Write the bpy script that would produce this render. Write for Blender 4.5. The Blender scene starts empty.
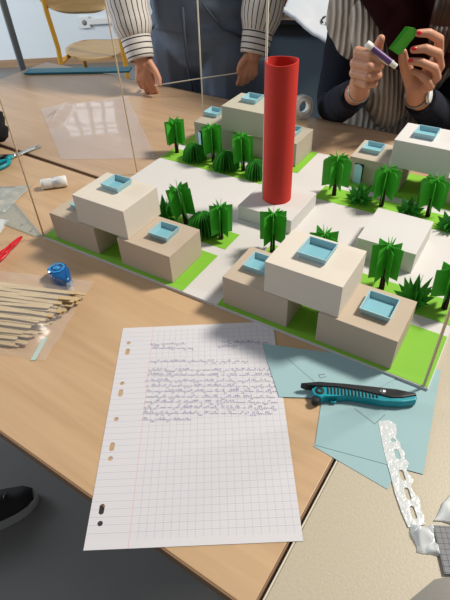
import bpy, bmesh, math, random
from mathutils import Vector, Matrix, Euler, noise
random.seed(7)
S = bpy.context.scene
COL = S.collection
TZ = 0.75                       # table top height in metres; lengths below are centimetres from a point on the table top
rad = math.radians
def W(x, y, z=0.0): return Vector((x*.01, y*.01, TZ + z*.01))

# ------------------------------------------------------------------ materials
MATS = {}
def mat(name, col, rough=.6, metal=0, noise_amt=0, noise_scale=40, bump=0, bump_scale=200, trans=0, ior=1.45, alpha=1, spec=.5, coat=0, sheen=0):
    if name in MATS: return MATS[name]
    m = bpy.data.materials.new(name); m.use_nodes = True
    n = m.node_tree.nodes; l = m.node_tree.links; b = n['Principled BSDF']
    c = tuple(col) + (1,)
    b.inputs['Base Color'].default_value = c
    b.inputs['Roughness'].default_value = rough
    b.inputs['Metallic'].default_value = metal
    b.inputs['Transmission Weight'].default_value = trans
    b.inputs['IOR'].default_value = ior
    b.inputs['Alpha'].default_value = alpha
    b.inputs['Specular IOR Level'].default_value = spec
    b.inputs['Coat Weight'].default_value = coat
    b.inputs['Sheen Weight'].default_value = sheen
    tc = n.new('ShaderNodeTexCoord')
    if noise_amt:
        t = n.new('ShaderNodeTexNoise'); t.inputs['Scale'].default_value = noise_scale; t.inputs['Detail'].default_value = 4
        l.new(tc.outputs['Object'], t.inputs['Vector'])
        mx = n.new('ShaderNodeMix'); mx.data_type = 'RGBA'
        mx.inputs['A'].default_value = tuple(max(0, v*(1-noise_amt)) for v in col) + (1,)
        mx.inputs['B'].default_value = tuple(min(1, v*(1+noise_amt)) for v in col) + (1,)
        l.new(t.outputs['Fac'], mx.inputs['Factor']); l.new(mx.outputs['Result'], b.inputs['Base Color'])
    if bump:
        t2 = n.new('ShaderNodeTexNoise'); t2.inputs['Scale'].default_value = bump_scale; t2.inputs['Detail'].default_value = 3
        l.new(tc.outputs['Object'], t2.inputs['Vector'])
        bp = n.new('ShaderNodeBump'); bp.inputs['Strength'].default_value = bump; bp.inputs['Distance'].default_value = .002
        l.new(t2.outputs['Fac'], bp.inputs['Height']); l.new(bp.outputs['Normal'], b.inputs['Normal'])
    MATS[name] = m
    return m

def wood_mat(name, c1, c2, rough=.38, scale=(2.2, 38, 38), spec=.5, use='Object'):
    m = bpy.data.materials.new(name); m.use_nodes = True
    n = m.node_tree.nodes; l = m.node_tree.links; b = n['Principled BSDF']
    tc = n.new('ShaderNodeTexCoord'); mp = n.new('ShaderNodeMapping'); mp.inputs['Scale'].default_value = scale
    l.new(tc.outputs[use], mp.inputs['Vector'])
    t = n.new('ShaderNodeTexNoise'); t.inputs['Scale'].default_value = 1.6; t.inputs['Detail'].default_value = 6; t.inputs['Roughness'].default_value = .6; t.inputs['Distortion'].default_value = .5
    l.new(mp.outputs[0], t.inputs['Vector'])
    r = n.new('ShaderNodeValToRGB'); r.color_ramp.elements[0].position = .3; r.color_ramp.elements[1].position = .72
    r.color_ramp.elements[0].color = tuple(c1)+(1,); r.color_ramp.elements[1].color = tuple(c2)+(1,)
    l.new(t.outputs['Fac'], r.inputs['Fac']); l.new(r.outputs[0], b.inputs['Base Color'])
    b.inputs['Roughness'].default_value = rough; b.inputs['Specular IOR Level'].default_value = spec
    return m

def stripes_mat(name, base, line, period, width, axis='U', rough=.8, cuff=False):
    """fine stripes from the mesh's own UV map"""
    m = bpy.data.materials.new(name); m.use_nodes = True
    n = m.node_tree.nodes; l = m.node_tree.links; b = n['Principled BSDF']
    uv = n.new('ShaderNodeUVMap'); sp = n.new('ShaderNodeSeparateXYZ'); l.new(uv.outputs[0], sp.inputs[0])
    mu = n.new('ShaderNodeMath'); mu.operation = 'MULTIPLY'; mu.inputs[1].default_value = 1/period
    l.new(sp.outputs['X' if axis == 'U' else 'Y'], mu.inputs[0])
    fr = n.new('ShaderNodeMath'); fr.operation = 'FRACT'; l.new(mu.outputs[0], fr.inputs[0])
    lt = n.new('ShaderNodeMath'); lt.operation = 'LESS_THAN'; lt.inputs[1].default_value = width/period; l.new(fr.outputs[0], lt.inputs[0])
    mx = n.new('ShaderNodeMix'); mx.data_type = 'RGBA'; mx.inputs['A'].default_value = tuple(base)+(1,); mx.inputs['B'].default_value = tuple(line)+(1,)
    l.new(lt.outputs[0], mx.inputs['Factor']); l.new(mx.outputs['Result'], b.inputs['Base Color'])
    b.inputs['Roughness'].default_value = rough
    return m

def paper_grid_mat():
    m = bpy.data.materials.new('squared_paper'); m.use_nodes = True
    n = m.node_tree.nodes; l = m.node_tree.links; b = n['Principled BSDF']
    tc = n.new('ShaderNodeTexCoord'); sp = n.new('ShaderNodeSeparateXYZ'); l.new(tc.outputs['Object'], sp.inputs[0])
    def M(op, a, b_=None):
        x = n.new('ShaderNodeMath'); x.operation = op
        for i, v in enumerate((a, b_)):
            if v is None: continue
            if isinstance(v, (int, float)): x.inputs[i].default_value = v
            else: l.new(v, x.inputs[i])
        return x.outputs[0]
    def line(axis, period, wid, off=0):
        f = M('FRACT', M('MULTIPLY', M('ADD', sp.outputs[axis], off), 1/period))
        return M('LESS_THAN', f, wid/period)
    right = M('GREATER_THAN', sp.outputs['X'], .043)
    v = M('MULTIPLY', line('X', .008, .00045, .0052), right)
    h = line('Y', .008, .00045, .001)
    hf = M('MULTIPLY', line('Y', .002, .0003, .001), .3)
    both = M('MAXIMUM', M('MULTIPLY', v, .8), M('MAXIMUM', h, hf))
    inside = M('MULTIPLY', M('GREATER_THAN', sp.outputs['Y'], .008), M('LESS_THAN', sp.outputs['Y'], .290))
    both = M('MULTIPLY', both, inside)
    red = M('MULTIPLY', M('GREATER_THAN', sp.outputs['X'], .0425), M('LESS_THAN', sp.outputs['X'], .0432))
    a = n.new('ShaderNodeMix'); a.data_type = 'RGBA'; a.inputs['A'].default_value = (.63, .615, .635, 1); a.inputs['B'].default_value = (.42, .40, .50, 1)
    l.new(both, a.inputs['Factor'])
    c = n.new('ShaderNodeMix'); c.data_type = 'RGBA'; c.inputs['B'].default_value = (.68, .42, .46, 1)
    l.new(red, c.inputs['Factor']); l.new(a.outputs['Result'], c.inputs['A']); l.new(c.outputs['Result'], b.inputs['Base Color'])
    b.inputs['Roughness'].default_value = .75
    return m

def knit_mat(name, c1, c2):
    m = bpy.data.materials.new(name); m.use_nodes = True
    n = m.node_tree.nodes; l = m.node_tree.links; b = n['Principled BSDF']
    tc = n.new('ShaderNodeTexCoord'); wv = n.new('ShaderNodeTexWave'); wv.inputs['Scale'].default_value = 26; wv.inputs['Distortion'].default_value = 1.2; wv.inputs['Detail'].default_value = 1
    wv.bands_direction = 'X'
    l.new(tc.outputs['Object'], wv.inputs['Vector'])
    r = n.new('ShaderNodeMix'); r.data_type = 'RGBA'; r.inputs['A'].default_value = tuple(c1)+(1,); r.inputs['B'].default_value = tuple(c2)+(1,)
    l.new(wv.outputs['Fac'], r.inputs['Factor']); l.new(r.outputs['Result'], b.inputs['Base Color'])
    bp = n.new('ShaderNodeBump'); bp.inputs['Strength'].default_value = .8; bp.inputs['Distance'].default_value = .006
    l.new(wv.outputs['Fac'], bp.inputs['Height']); l.new(bp.outputs['Normal'], b.inputs['Normal'])
    b.inputs['Roughness'].default_value = .95
    return m

def emit_mat(name, col, strength):
    m = bpy.data.materials.new(name); m.use_nodes = True
    b = m.node_tree.nodes['Principled BSDF']
    b.inputs['Base Color'].default_value = tuple(col)+(1,)
    b.inputs['Emission Color'].default_value = tuple(col)+(1,); b.inputs['Emission Strength'].default_value = strength
    return m

beech = wood_mat('beech_laminate', (.49, .315, .175), (.58, .39, .225), rough=.36)
beech_back = wood_mat('beech_laminate_back', (.42, .275, .165), (.52, .355, .225), rough=.33)
band = mat('brown_edge_band', (.24, .135, .07), .5)
beige_top = mat('speckled_beige_laminate', (.47, .41, .305), .45, noise_amt=.14, noise_scale=420, bump=.1, bump_scale=400)
beige_band = mat('beige_edge_band', (.66, .58, .45), .5)
steel_grey = mat('grey_painted_steel', (.25, .27, .28), .4)
foam = mat('white_foam_board', (.62, .595, .58), .7, noise_amt=.02, noise_scale=30)
foam_edge = mat('foam_board_edge', (.60, .60, .55), .8)
green_card = mat('grass_green_card', (.20, .47, .03), .7, noise_amt=.05)
leaf_green = mat('leaf_green_card', (.05, .40, .025), .55, noise_amt=.12, noise_scale=60)
bush_green = mat('bush_green_card', (.035, .29, .025), .6, noise_amt=.15, noise_scale=60)
trunk_brown = mat('dark_brown_card', (.035, .014, .009), .8)
cream = mat('cream_card', (.66, .595, .51), .75, noise_amt=.02)
taupe = mat('taupe_card', (.49, .40, .305), .75, noise_amt=.03)
olive_cream = mat('pale_olive_card', (.47, .44, .35), .75, noise_amt=.02)
olive_low = mat('olive_grey_card', (.42, .375, .295), .75, noise_amt=.02)
white_card = mat('white_card', (.60, .58, .56), .7)
warm_grey = mat('warm_grey_card', (.46, .40, .32), .75)
pool_blue = mat('light_blue_card', (.33, .54, .60), .6)
pool_floor = mat('mid_blue_card', (.20, .45, .53), .55)
dark_hole = mat('black_opening', (.01, .01, .01), .9)
red_card = mat('red_card', (.56, .028, .018), .75, noise_amt=.03)
skewer_wood = mat('pale_skewer_wood', (.62, .47, .30), .6)
skewer_white = mat('white_stick', (.75, .68, .55), .6)
cyan_paper = mat('pale_cyan_paper', (.30, .455, .475), .75, noise_amt=.02)
pencil = mat('pencil_mark', (.10, .14, .16), .7)
ink = mat('blue_ink', (.05, .05, .30), .6)
teal = mat('teal_plastic', (.0, .27, .33), .4)
blackp = mat('black_plastic', (.015, .016, .018), .35)
blackrib = mat('black_rubber', (.012, .012, .014), .7)
metal = mat('brushed_steel', (.55, .56, .55), .3, metal=1)
clear = mat('clear_plastic_film', (.9, .93, .95), .12, alpha=.2, spec=.8)
milky = mat('milky_plastic_film', (.78, .82, .85), .2, alpha=.55, spec=.8)
film = mat('glossy_clear_sheet', (.70, .66, .70), .06, alpha=.30, spec=1.0, coat=.6)
stirwood = wood_mat('birch_stick', (.47, .34, .17), (.70, .54, .31), rough=.6, scale=(6, 60, 60))
white_plastic = mat('white_plastic', (.78, .78, .75), .4)
blue_glossy = mat('clear_blue_plastic', (.0, .13, .42), .08, trans=.35, coat=.8)
red_plastic = mat('red_glossy_plastic', (.6, .012, .02), .25)
silver_film = mat('silver_printed_film', (.50, .50, .45), .25, metal=.3, noise_amt=.45, noise_scale=38)
ruler_clear = mat('smoky_clear_acrylic', (.50, .56, .52), .15, alpha=.35, spec=.8)
skin1 = mat('skin_warm', (.56, .27, .17), .5, noise_amt=.06, noise_scale=30)
skin2 = mat('skin_light', (.52, .255, .16), .48, noise_amt=.06, noise_scale=30)
nail_red = mat('red_nail_polish', (.55, .01, .02), .15)
denim = mat('blue_denim', (.115, .145, .195), .85, noise_amt=.35, noise_scale=9, bump=.6, bump_scale=14)
denim_dark = mat('denim_seam', (.06, .075, .10), .85)
navy = mat('navy_knit_wool', (.004, .006, .016), .95, bump=.5, bump_scale=120)
burgundy = mat('burgundy_wool', (.014, .0012, .002), .95, spec=.1, bump=.4, bump_scale=60)
hair_brown = mat('brown_hair', (.035, .013, .007), .5, noise_amt=.5, noise_scale=25, bump=.5, bump_scale=90)
knit = knit_mat('ribbed_beige_knit', (.25, .21, .17), (.52, .46, .39))
shirt_white = stripes_mat('striped_shirt_cloth', (.62, .58, .54), (.012, .012, .016), 1.55, .30, 'U')
cuff_cloth = stripes_mat('striped_cuff_cloth', (.62, .58, .54), (.012, .012, .016), 1.35, .3, 'V')
yellow_paint = mat('ochre_yellow_paint', (.52, .27, .03), .35)
plywood = wood_mat('chair_plywood', (.42, .26, .11), (.56, .37, .17), rough=.4, scale=(3, 30, 30))
floor_m = mat('slate_vinyl_floor', (.17, .168, .162), .34, noise_amt=.12, noise_scale=5)
wall_m = mat('pale_blue_wall', (.70, .76, .80), .8, noise_amt=.02)
base_m = wood_mat('wood_skirting', (.30, .19, .11), (.42, .27, .16), rough=.5)
socket_m = mat('socket_white', (.75, .76, .75), .4)
white_bag = mat('white_polythene', (.60, .63, .68), .35, bump=.5, bump_scale=30)
tape_clear = mat('clear_tape_wound', (.75, .75, .70), .1, alpha=.5, spec=.8)
graph_grey = mat('grey_graph_card', (.22, .22, .23), .7)
black_fuzz = mat('black_wool', (.006, .006, .007), 1.0, bump=1, bump_scale=150)
nail_dark = mat('dark_nail_polish', (.22, .02, .02), .2)
purple_lbl = mat('purple_label', (.10, .04, .16), .4)

# ------------------------------------------------------------------ mesh helpers (all input in centimetres, local to the thing)
def new(): return bmesh.new()
def face(bm, vs, mi=0, smooth=False):
    try: f = bm.faces.new(vs); f.material_index = mi; f.smooth = smooth; return f
    except ValueError: return None
def box(bm, x0, x1, y0, y1, z0, z1, mi=0, m=None, bevel=0):
    vs = [Vector((x, y, z)) for z in (z0, z1) for y in (y0, y1) for x in (x0, x1)]
    if m is not None: vs = [m @ v for v in vs]
    v = [bm.verts.new(p) for p in vs]
    fs = [face(bm, [v[i] for i in q], mi) for q in ((0,2,3,1),(4,5,7,6),(0,1,5,4),(2,6,7,3),(0,4,6,2),(1,3,7,5))]
    if bevel:
        es = list({e for f in fs for e in f.edges})
        bmesh.ops.bevel(bm, geom=es, offset=bevel, segments=2, affect='EDGES', profile=.5)
    return v
def prism(bm, pts, z0, z1, mi=0, m=None):
    """extrude a 2-D outline; pts counter-clockwise"""
    a = [Vector((p[0], p[1], z0)) for p in pts]; b = [Vector((p[0], p[1], z1)) for p in pts]
    if m is not None: a = [m @ v for v in a]; b = [m @ v for v in b]
    a = [bm.verts.new(v) for v in a]; b = [bm.verts.new(v) for v in b]
    face(bm, list(reversed(a)), mi); face(bm, b, mi)
    n = len(pts)
    for i in range(n): face(bm, [a[i], a[(i+1) % n], b[(i+1) % n], b[i]], mi)
def frame_for(t, up=Vector((0, 0, 1))):
    t = t.normalized()
    if abs(t.dot(up)) > .95: up = Vector((0, 1, 0))
    s = t.cross(up).normalized(); return s, s.cross(t).normalized()
def tube(bm, pts, r, n=12, mi=0, caps=True, uv=False, squash=1.0):
    pts = [Vector(p) for p in pts]
    if not isinstance(r, (list, tuple)): r = [r]*len(pts)
    rings = []; s = None; L = 0; acc = []
    for i, p in enumerate(pts):
        t = (pts[min(i+1, len(pts)-1)] - pts[max(i-1, 0)])
        if s is None: s, u = frame_for(t)
        else:
            t.normalize(); s = (s - t*s.dot(t)).normalized(); u = s.cross(t).normalized()
        if i: L += (p - pts[i-1]).length
        acc.append(L)
        rings.append([bm.verts.new(p + (s*math.cos(2*math.pi*k/n) + u*math.sin(2*math.pi*k/n)*squash)*r[i]) for k in range(n)])
    lay = bm.loops.layers.uv.verify() if uv else None
    circ = 2*math.pi*sum(r)/len(r)
    if uv: circ = round(circ/1.55)*1.55
    for i in range(len(rings)-1):
        for k in range(n):
            f = face(bm, [rings[i][k], rings[i][(k+1) % n], rings[i+1][(k+1) % n], rings[i+1][k]], mi, True)
            if uv and f:
                for lp, (a, b) in zip(f.loops, ((k, i), (k+1, i), (k+1, i+1), (k, i+1))):
                    lp[lay].uv = (a/n*circ, acc[b])
    if caps:
        face(bm, list(reversed(rings[0])), mi); face(bm, rings[-1], mi)
def ball(bm, c, r, seg=12, rings=8, mi=0, m=None):
    if not isinstance(r, (tuple, list)): r = (r, r, r)
    c = Vector(c)
    def T(v):
        v = Vector((v[0]*r[0], v[1]*r[1], v[2]*r[2]))
        if m is not None: v = m @ v
        return c + v
    top = bm.verts.new(T((0, 0, 1))); bot = bm.verts.new(T((0, 0, -1))); R = []
    for i in range(1, rings):
        a = math.pi*i/rings
        R.append([bm.verts.new(T((math.sin(a)*math.cos(2*math.pi*k/seg), math.sin(a)*math.sin(2*math.pi*k/seg), math.cos(a)))) for k in range(seg)])
    for k in range(seg):
        face(bm, [top, R[0][k], R[0][(k+1) % seg]], mi, True); face(bm, [bot, R[-1][(k+1) % seg], R[-1][k]], mi, True)
        for i in range(len(R)-1): face(bm, [R[i][k], R[i+1][k], R[i+1][(k+1) % seg], R[i][(k+1) % seg]], mi, True)
def limb(bm, pts, r):
    """overlapping balls and tapered tubes, fused later by a voxel remesh"""
    pts = [Vector(p) for p in pts]
    if not isinstance(r, (list, tuple)): r = [r]*len(pts)
    for p, q in zip(pts, r): ball(bm, p, q, 14, 10)
    for i in range(len(pts)-1): tube(bm, [pts[i], pts[i+1]], [r[i], r[i+1]], 14)
def lathe(bm, prof, n=32, mi=0, m=None, closed=False):
    R = []
    for r_, z in prof:
        ring = []
        for k in range(n):
            v = Vector((r_*math.cos(2*math.pi*k/n), r_*math.sin(2*math.pi*k/n), z))
            if m is not None: v = m @ v
            ring.append(bm.verts.new(v))
        R.append(ring)
    for i in range(len(R) - (0 if closed else 1)):
        a = R[i]; b = R[(i+1) % len(R)]
        for k in range(n): face(bm, [a[k], a[(k+1) % n], b[(k+1) % n], b[k]], mi, True)
def finish(name, bm, mats, parent=None, loc=None, yaw=0, smooth=None, recalc=True):
    if recalc: bmesh.ops.recalc_face_normals(bm, faces=bm.faces)
    bmesh.ops.scale(bm, vec=(.01, .01, .01), verts=bm.verts)
    me = bpy.data.meshes.new(name); bm.to_mesh(me); bm.free()
    if not isinstance(mats, (list, tuple)): mats = [mats]
    for m in mats: me.materials.append(m)
    if smooth is not None:
        for p in me.polygons: p.use_smooth = smooth
    o = bpy.data.objects.new(name, me); COL.objects.link(o)
    if parent is not None: o.parent = parent
    if loc is not None: o.location = loc
    if yaw: o.rotation_euler = (0, 0, yaw)
    return o
def tag(o, label, cat, group=None):
    o['label'] = label; o['category'] = cat
    if group: o['group'] = group
    return o
def thing(name, label, cat, loc, yaw=0, group=None):
    o = bpy.data.objects.new(name, None); o.empty_display_size = .05; COL.objects.link(o)
    o.location = loc; o.rotation_euler = (0, 0, yaw)
    return tag(o, label, cat, group)
def struct(o): o['kind'] = 'structure'; return o
def dup(root, loc, yaw, label, scale=1):
    r = root.copy(); COL.objects.link(r); r.location = loc; r.rotation_euler = (0, 0, yaw); r['label'] = label; r.scale = (scale,)*3
    for ch in list(root.children):
        c = ch.copy(); COL.objects.link(c); c.parent = r
        for g in list(ch.children):
            d = g.copy(); COL.objects.link(d); d.parent = c
    return r
def remesh(o, vox, smooth_it=6, fac=.5):
    m = o.modifiers.new('fuse', 'REMESH'); m.mode = 'VOXEL'; m.voxel_size = vox*.01; m.use_smooth_shade = True
    if smooth_it:
        s = o.modifiers.new('soften', 'SMOOTH'); s.iterations = smooth_it; s.factor = fac
    return o

# ------------------------------------------------------------------ room
bm = new(); box(bm, -420, 420, -150, 437, -3, 0); struct(finish('floor', bm, floor_m, loc=(0, 0, 0)))
bm = new(); box(bm, -420, 420, 437, 449, -3, 270)
struct(finish('wall_back', bm, wall_m, loc=(0, 0, 0)))
bm = new(); box(bm, -420, 420, 435.4, 437, 0, 5.5); struct(finish('baseboard_back', bm, base_m, loc=(0, 0, 0)))
# high window on the back wall (its panes are what the glossy sheet mirrors)
bm = new()
wx0, wx1, wz0, wz1 = -134, -88, 106, 139
box(bm, wx0-3, wx1+3, 433.5, 437, wz0-3, wz0); box(bm, wx0-3, wx1+3, 433.5, 437, wz1, wz1+3)
box(bm, wx0-3, wx0, 433.5, 437, wz0, wz1); box(bm, wx1, wx1+3, 433.5, 437, wz0, wz1)
for k in (1, 2, 3):
    x = wx0 + (wx1-wx0)*k/4; box(bm, x-1.5, x+1.5, 434, 437, wz0, wz1)
for k in (1, 2, 3):
    z = wz0 + (wz1-wz0)*k/4; box(bm, wx0, wx1, 434.2, 437, z-1.3, z+1.3)
wfr = finish('window_1', bm, socket_m, loc=(0, 0, TZ)); struct(wfr)
bm = new(); box(bm, wx0, wx1, 435.6, 436.6, wz0, wz1)
finish('pane', bm, emit_mat('daylit_pane', (.85, .93, 1), 2.2), parent=wfr)

# power sockets
t = thing('power_socket', 'white double power socket low on the pale blue wall behind the yellow chair', 'socket', (-.94, 4.37, .27))
bm = new(); box(bm, -9, -1, -2.2, 0, -1, 7, bevel=.3); finish('socket_plate', bm, socket_m, t)
bm = new(); box(bm, -1, 17, -3, 0, 1.5, 5.5, bevel=.3); finish('trunking', bm, socket_m, t)
bm = new()
for x in (-5,): lathe(bm, [(0.01, -2.3), (1.9, -2.3), (1.9, -2.5)], 20, m=Matrix.Translation((x, 0, 3)) @ Matrix.Rotation(rad(90), 4, 'X') @ Matrix.Translation((0, 0, 4.7)))
finish('socket_hole', bm, graph_grey, t)
bm = new(); box(bm, -12, 12, -.4, 0, -10, 10); tag(finish('wall_notice', bm, white_plastic, loc=(-1.88, 4.365, .75-.22)), 'bright white sheet fixed to the blue wall at the far left edge', 'notice')

# ------------------------------------------------------------------ tables.  u runs along the tables, v across
TY = rad(-35.2)
def UV(u, v, z=0):
    return W(u*math.cos(TY) - v*math.sin(TY), u*math.sin(TY) + v*math.cos(TY), z)
def table(name, label, u0, u1, v0, v1, yaw, top, edge, origin, group, apron=None):
    t = thing(name, label, 'table', (origin[0], origin[1], 0), yaw, group)
    H = 75
    bm = new(); box(bm, u0, u1, v0, v1, H-1.5, H, 0, bevel=.1)
    for f in bm.faces: f.material_index = 0
    finish('tabletop', bm, top, t)
    bm = new(); e = .18
    box(bm, u0-e, u0-.02, v0-e, v1+e, H-1.6, H-.02); box(bm, u1+.02, u1+e, v0-e, v1+e, H-1.6, H-.02)
    box(bm, u0, u1, v0-e, v0-.02, H-1.6, H-.02); box(bm, u0, u1, v1+.02, v1+e, H-1.6, H-.02)
    finish('edge_band', bm, edge, t)
    bm = new()
    for v in (v0+4, v1-6.5): box(bm, u0+6, u1-6, v, v+2.5, H-6.5, H-1.65)
    for u in (u0+4, u1-6.5): box(bm, u, u+2.5, v0+6, v1-6, H-6.5, H-1.65)
    finish('apron', bm, apron or steel_grey, t)
    for u in (u0+5.5, u1-5.5):
        for v in (v0+5.5, v1-5.5):
            bm = new(); tube(bm, [(u, v, 1), (u, v, H-1.7)], 1.6, 16)
            lg = finish('leg', bm, steel_grey, t)
            bm = new(); tube(bm, [(u, v, 0), (u, v, 1.2)], 1.9, 16); finish('foot_cap', bm, blackrib, lg)
    return t
table('school_table', 'near beech school table carrying the left half of the model and the squared paper', -134, -7.0, 11.4, 61.2, TY, beech, band, (0, 0), 'school tables')
table('school_table', 'speckled beige school table under the cyan sheets and punched strip', -6.35, 122, 11.4, 57.5, TY, beige_top, beige_band, (0, 0), 'school tables')
# back tables sit at a slightly different angle
BY = rad(-35.7)
def tab_back(label, u0, u1, o):
    return table('school_table', label, u0, u1, 0, 48.8, BY, beech_back, band, o, 'school tables')
# origin: a point of their front edge, just beyond the brown seam
ox, oy = -.29*100*.01, 0
ob = (-.400, 1.046)
tab_back('back beech school table with the glossy sheet and teal ruler', -53.5, 76.3, ob)
tab_back('back beech school table in front of the seated person in navy sleeves', 77, 190, ob)

# ------------------------------------------------------------------ the model's base board
YAW = -0.588; BO = (-31.2, 72.0)
def B(a, b, z=0):
    return W(BO[0] + a*math.cos(YAW) - b*math.sin(YAW), BO[1] + a*math.sin(YAW) + b*math.cos(YAW), z)
bd = thing('model_base_board', 'white foam board base of the architectural model with green card lawns', 'model base', B(0, 0, 0), YAW)
bm = new(); box(bm, 0, 66, 0, 51.3, .03, .5); finish('board', bm, [foam], bd)
def lawn(a0, a1, b0, b1):
    bm = new(); box(bm, a0, a1, b0, b1, .5, .55); finish('lawn', bm, green_card, bd)
for q in ((.1, 29.9, .1, 10), (36, 65.9, .1, 9.7), (.1, 30, 12, 16.8), (36, 65.9, 12, 17), (.1, 25, 33.7, 38.9), (36.2, 65.9, 33.9, 39),
          (.1, 29.3, 41, 51.2), (36.2, 65.9, 41, 51.2)): lawn(*q)

# ------------------------------------------------------------------ buildings
G = .56
def skylight(parent, x, y, z, s=3.3, h=.95, yaw=0, inner=.95):
    bm = new(); m = Matrix.Translation((x, y, z)) @ Matrix.Rotation(yaw, 4, 'Z')
    o = s/2; fl = .12
    # four flared walls with real thickness
    for k in range(4):
        r = m @ Matrix.Rotation(k*math.pi/2, 4, 'Z')
        A = [(-o+.1, -o+.1, 0), (o-.1, -o+.1, 0), (o+fl, -o-fl, h), (-o-fl, -o-fl, h)]
        I = [(-o+.2, -o+.2, 0), (o-.2, -o+.2, 0), (o+fl-.13, -o-fl+.13, h), (-o-fl+.13, -o-fl+.13, h)]
        a = [bm.verts.new(r @ Vector(p)) for p in A]; b = [bm.verts.new(r @ Vector(p)) for p in I]
        face(bm, a); face(bm, b[::-1])
        for i in range(4): face(bm, [a[i], a[(i+1) % 4], b[(i+1) % 4], b[i]])
    box(bm, -o+.15, o-.15, -o+.15, o-.15, .02, .08, 1, m)
    return finish('skylight', bm, [pool_blue, pool_floor], parent)
def block(parent, x, y, z, w, d, h, m_, yaw=0, seams=()):
    bm = new(); box(bm, x, x+w, y, y+d, z, z+h, 0, bevel=.06)
    o = finish('block', bm, m_, parent)
    return o
def door(parent, x, z, y, w=1.5, h=3.1, swing=35, arch=False):
    bm = new(); box(bm, x, x+w, y-.03, y+.02, z+.02, z+h, 0); finish('doorway', bm, dark_hole, parent)
    bm = new(); m = Matrix.Translation((x, y-.05, z)) @ Matrix.Rotation(rad(-swing), 4, 'Z')
    pts = [(0, 0), (w, 0)]
    if arch:
        pts += [(w/2 + w/2*math.cos(t), h-w*.35 + w*.35*math.sin(t)) for t in [math.pi*k/10 for k in range(11)]]
    else: pts += [(w, h), (0, h)]
    prism(bm, pts, 0, .08, m=m @ Matrix.Rotation(rad(90), 4, 'X'))
    finish('door', bm, mat('door_blue_card', (.33, .58, .66), .6), parent)
WD, DD, HH = 10.07, 8.05, 5.0
# building at the front left corner
t = thing('model_building', 'stacked taupe and cream block building at the left corner of the model', 'model building', B(0, 0, G), YAW, 'model buildings')
b1 = block(t, 2.5, .9, 0, WD, DD, HH, taupe); skylight(b1, 6.8, 5.3, HH)
b2 = block(t, 17.5, .8, 0, WD, DD, HH, taupe); skylight(b2, 23.5, 5.1, HH, yaw=.03)
b3 = block(t, 9.1, 1.3, HH+.01, 10.37, 8.18, HH, cream); skylight(b3, 13.8, 6.6, HH*2)
t = thing('model_building', 'stacked block building at the near right corner of the model beside the cyan sheets', 'model building', B(36, 0, G), YAW, 'model buildings')
b1 = block(t, .7, .8, 0, WD, DD, HH, taupe); skylight(b1, 4.2, 5.2, HH)
b2 = block(t, 15.1, .6, 0, WD, DD, HH, taupe); skylight(b2, 21.4, 4.9, HH, s=3.7, h=.95)
b3 = block(t, 7.2, .9, HH+.01, 10.37, 8.18, HH, cream); skylight(b3, 12.3, 5.5, HH*2, s=3.7, h=.95)
t = thing('model_building', 'pale olive stacked block building behind the red tower with a blue door ajar', 'model building', B(0, 41, G), YAW, 'model buildings')
b1 = block(t, 3.0, 2.1, 0, WD, DD, HH-.04, olive_low); skylight(b1, 4.9, 7.4, HH, s=3.2); door(b1, 4.0, 0, 2.1)
b2 = block(t, 17.7, 2.1, 0, WD, DD, HH-.04, olive_low); skylight(b2, 24.6, 6.2, HH, s=3.2)
b3 = block(t, 10.9, 1.2, HH+.05, 10.37, 8.18, HH, olive_cream); skylight(b3, 15.3, 6.4, HH*2)
t = thing('model_building', 'stacked block building at far right with white top and arched blue door', 'model building', B(36, 41, G), YAW, 'model buildings')
b1 = block(t, 3.0, 1.9, 0, WD, DD, HH, warm_grey); skylight(b1, 6.0, 6.1, HH, s=3.3); door(b1, 4.2, 0, 1.9, w=1.7, h=3.9, arch=True, swing=15)
b2 = block(t, 17.6, 1.9, 0, WD, DD, HH, warm_grey); skylight(b2, 22.6, 6.3, HH, s=3.3)
b3 = block(t, 10.6, 1.4, HH+.01, 10.37, 8.18, HH, white_card); skylight(b3, 15.0, 5.5, HH*2, s=3.5)

bm = new(); box(bm, 0, 9.0, 0, 9.9, 0, 3.6, bevel=.05)
tag(finish('model_block', bm, white_card, loc=B(49.0, 20.4, .51), yaw=YAW), 'low plain white block on the plaza right of the red tower', 'model building')
t = thing('model_tower', 'tall red card cylinder tower on a low white square plinth', 'tower', B(27.2, 21, .51), YAW)
bm = new(); box(bm, 0, 10.3, 0, 10.3, 0, 2.7, bevel=.05); finish('plinth', bm, white_card, t)
bm = new()
for_r = 2.5
prof = []
n = 48; H0, H1 = 2.7, 25.5
rings = {}
def ring(r, z, wob=0):
    return [bm.verts.new((4.75 + r*math.cos(2*math.pi*k/n), 5.6 + r*math.sin(2*math.pi*k/n), z + wob*math.sin(2*math.pi*k/n*2+1))) for k in range(n)]
R = [ring(2.5, H0), ring(2.5, H1, .1), ring(2.33, H1, .1), ring(2.33, H0)]
for i in range(3):
    for k in range(n): face(bm, [R[i][k], R[i][(k+1) % n], R[i+1][(k+1) % n], R[i+1][k]], 0, True)
o = finish('cylinder', bm, red_card, t)
for e in o.data.edges: pass
m_ = o.modifiers.new('crisp', 'EDGE_SPLIT'); m_.split_angle = rad(40)

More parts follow.
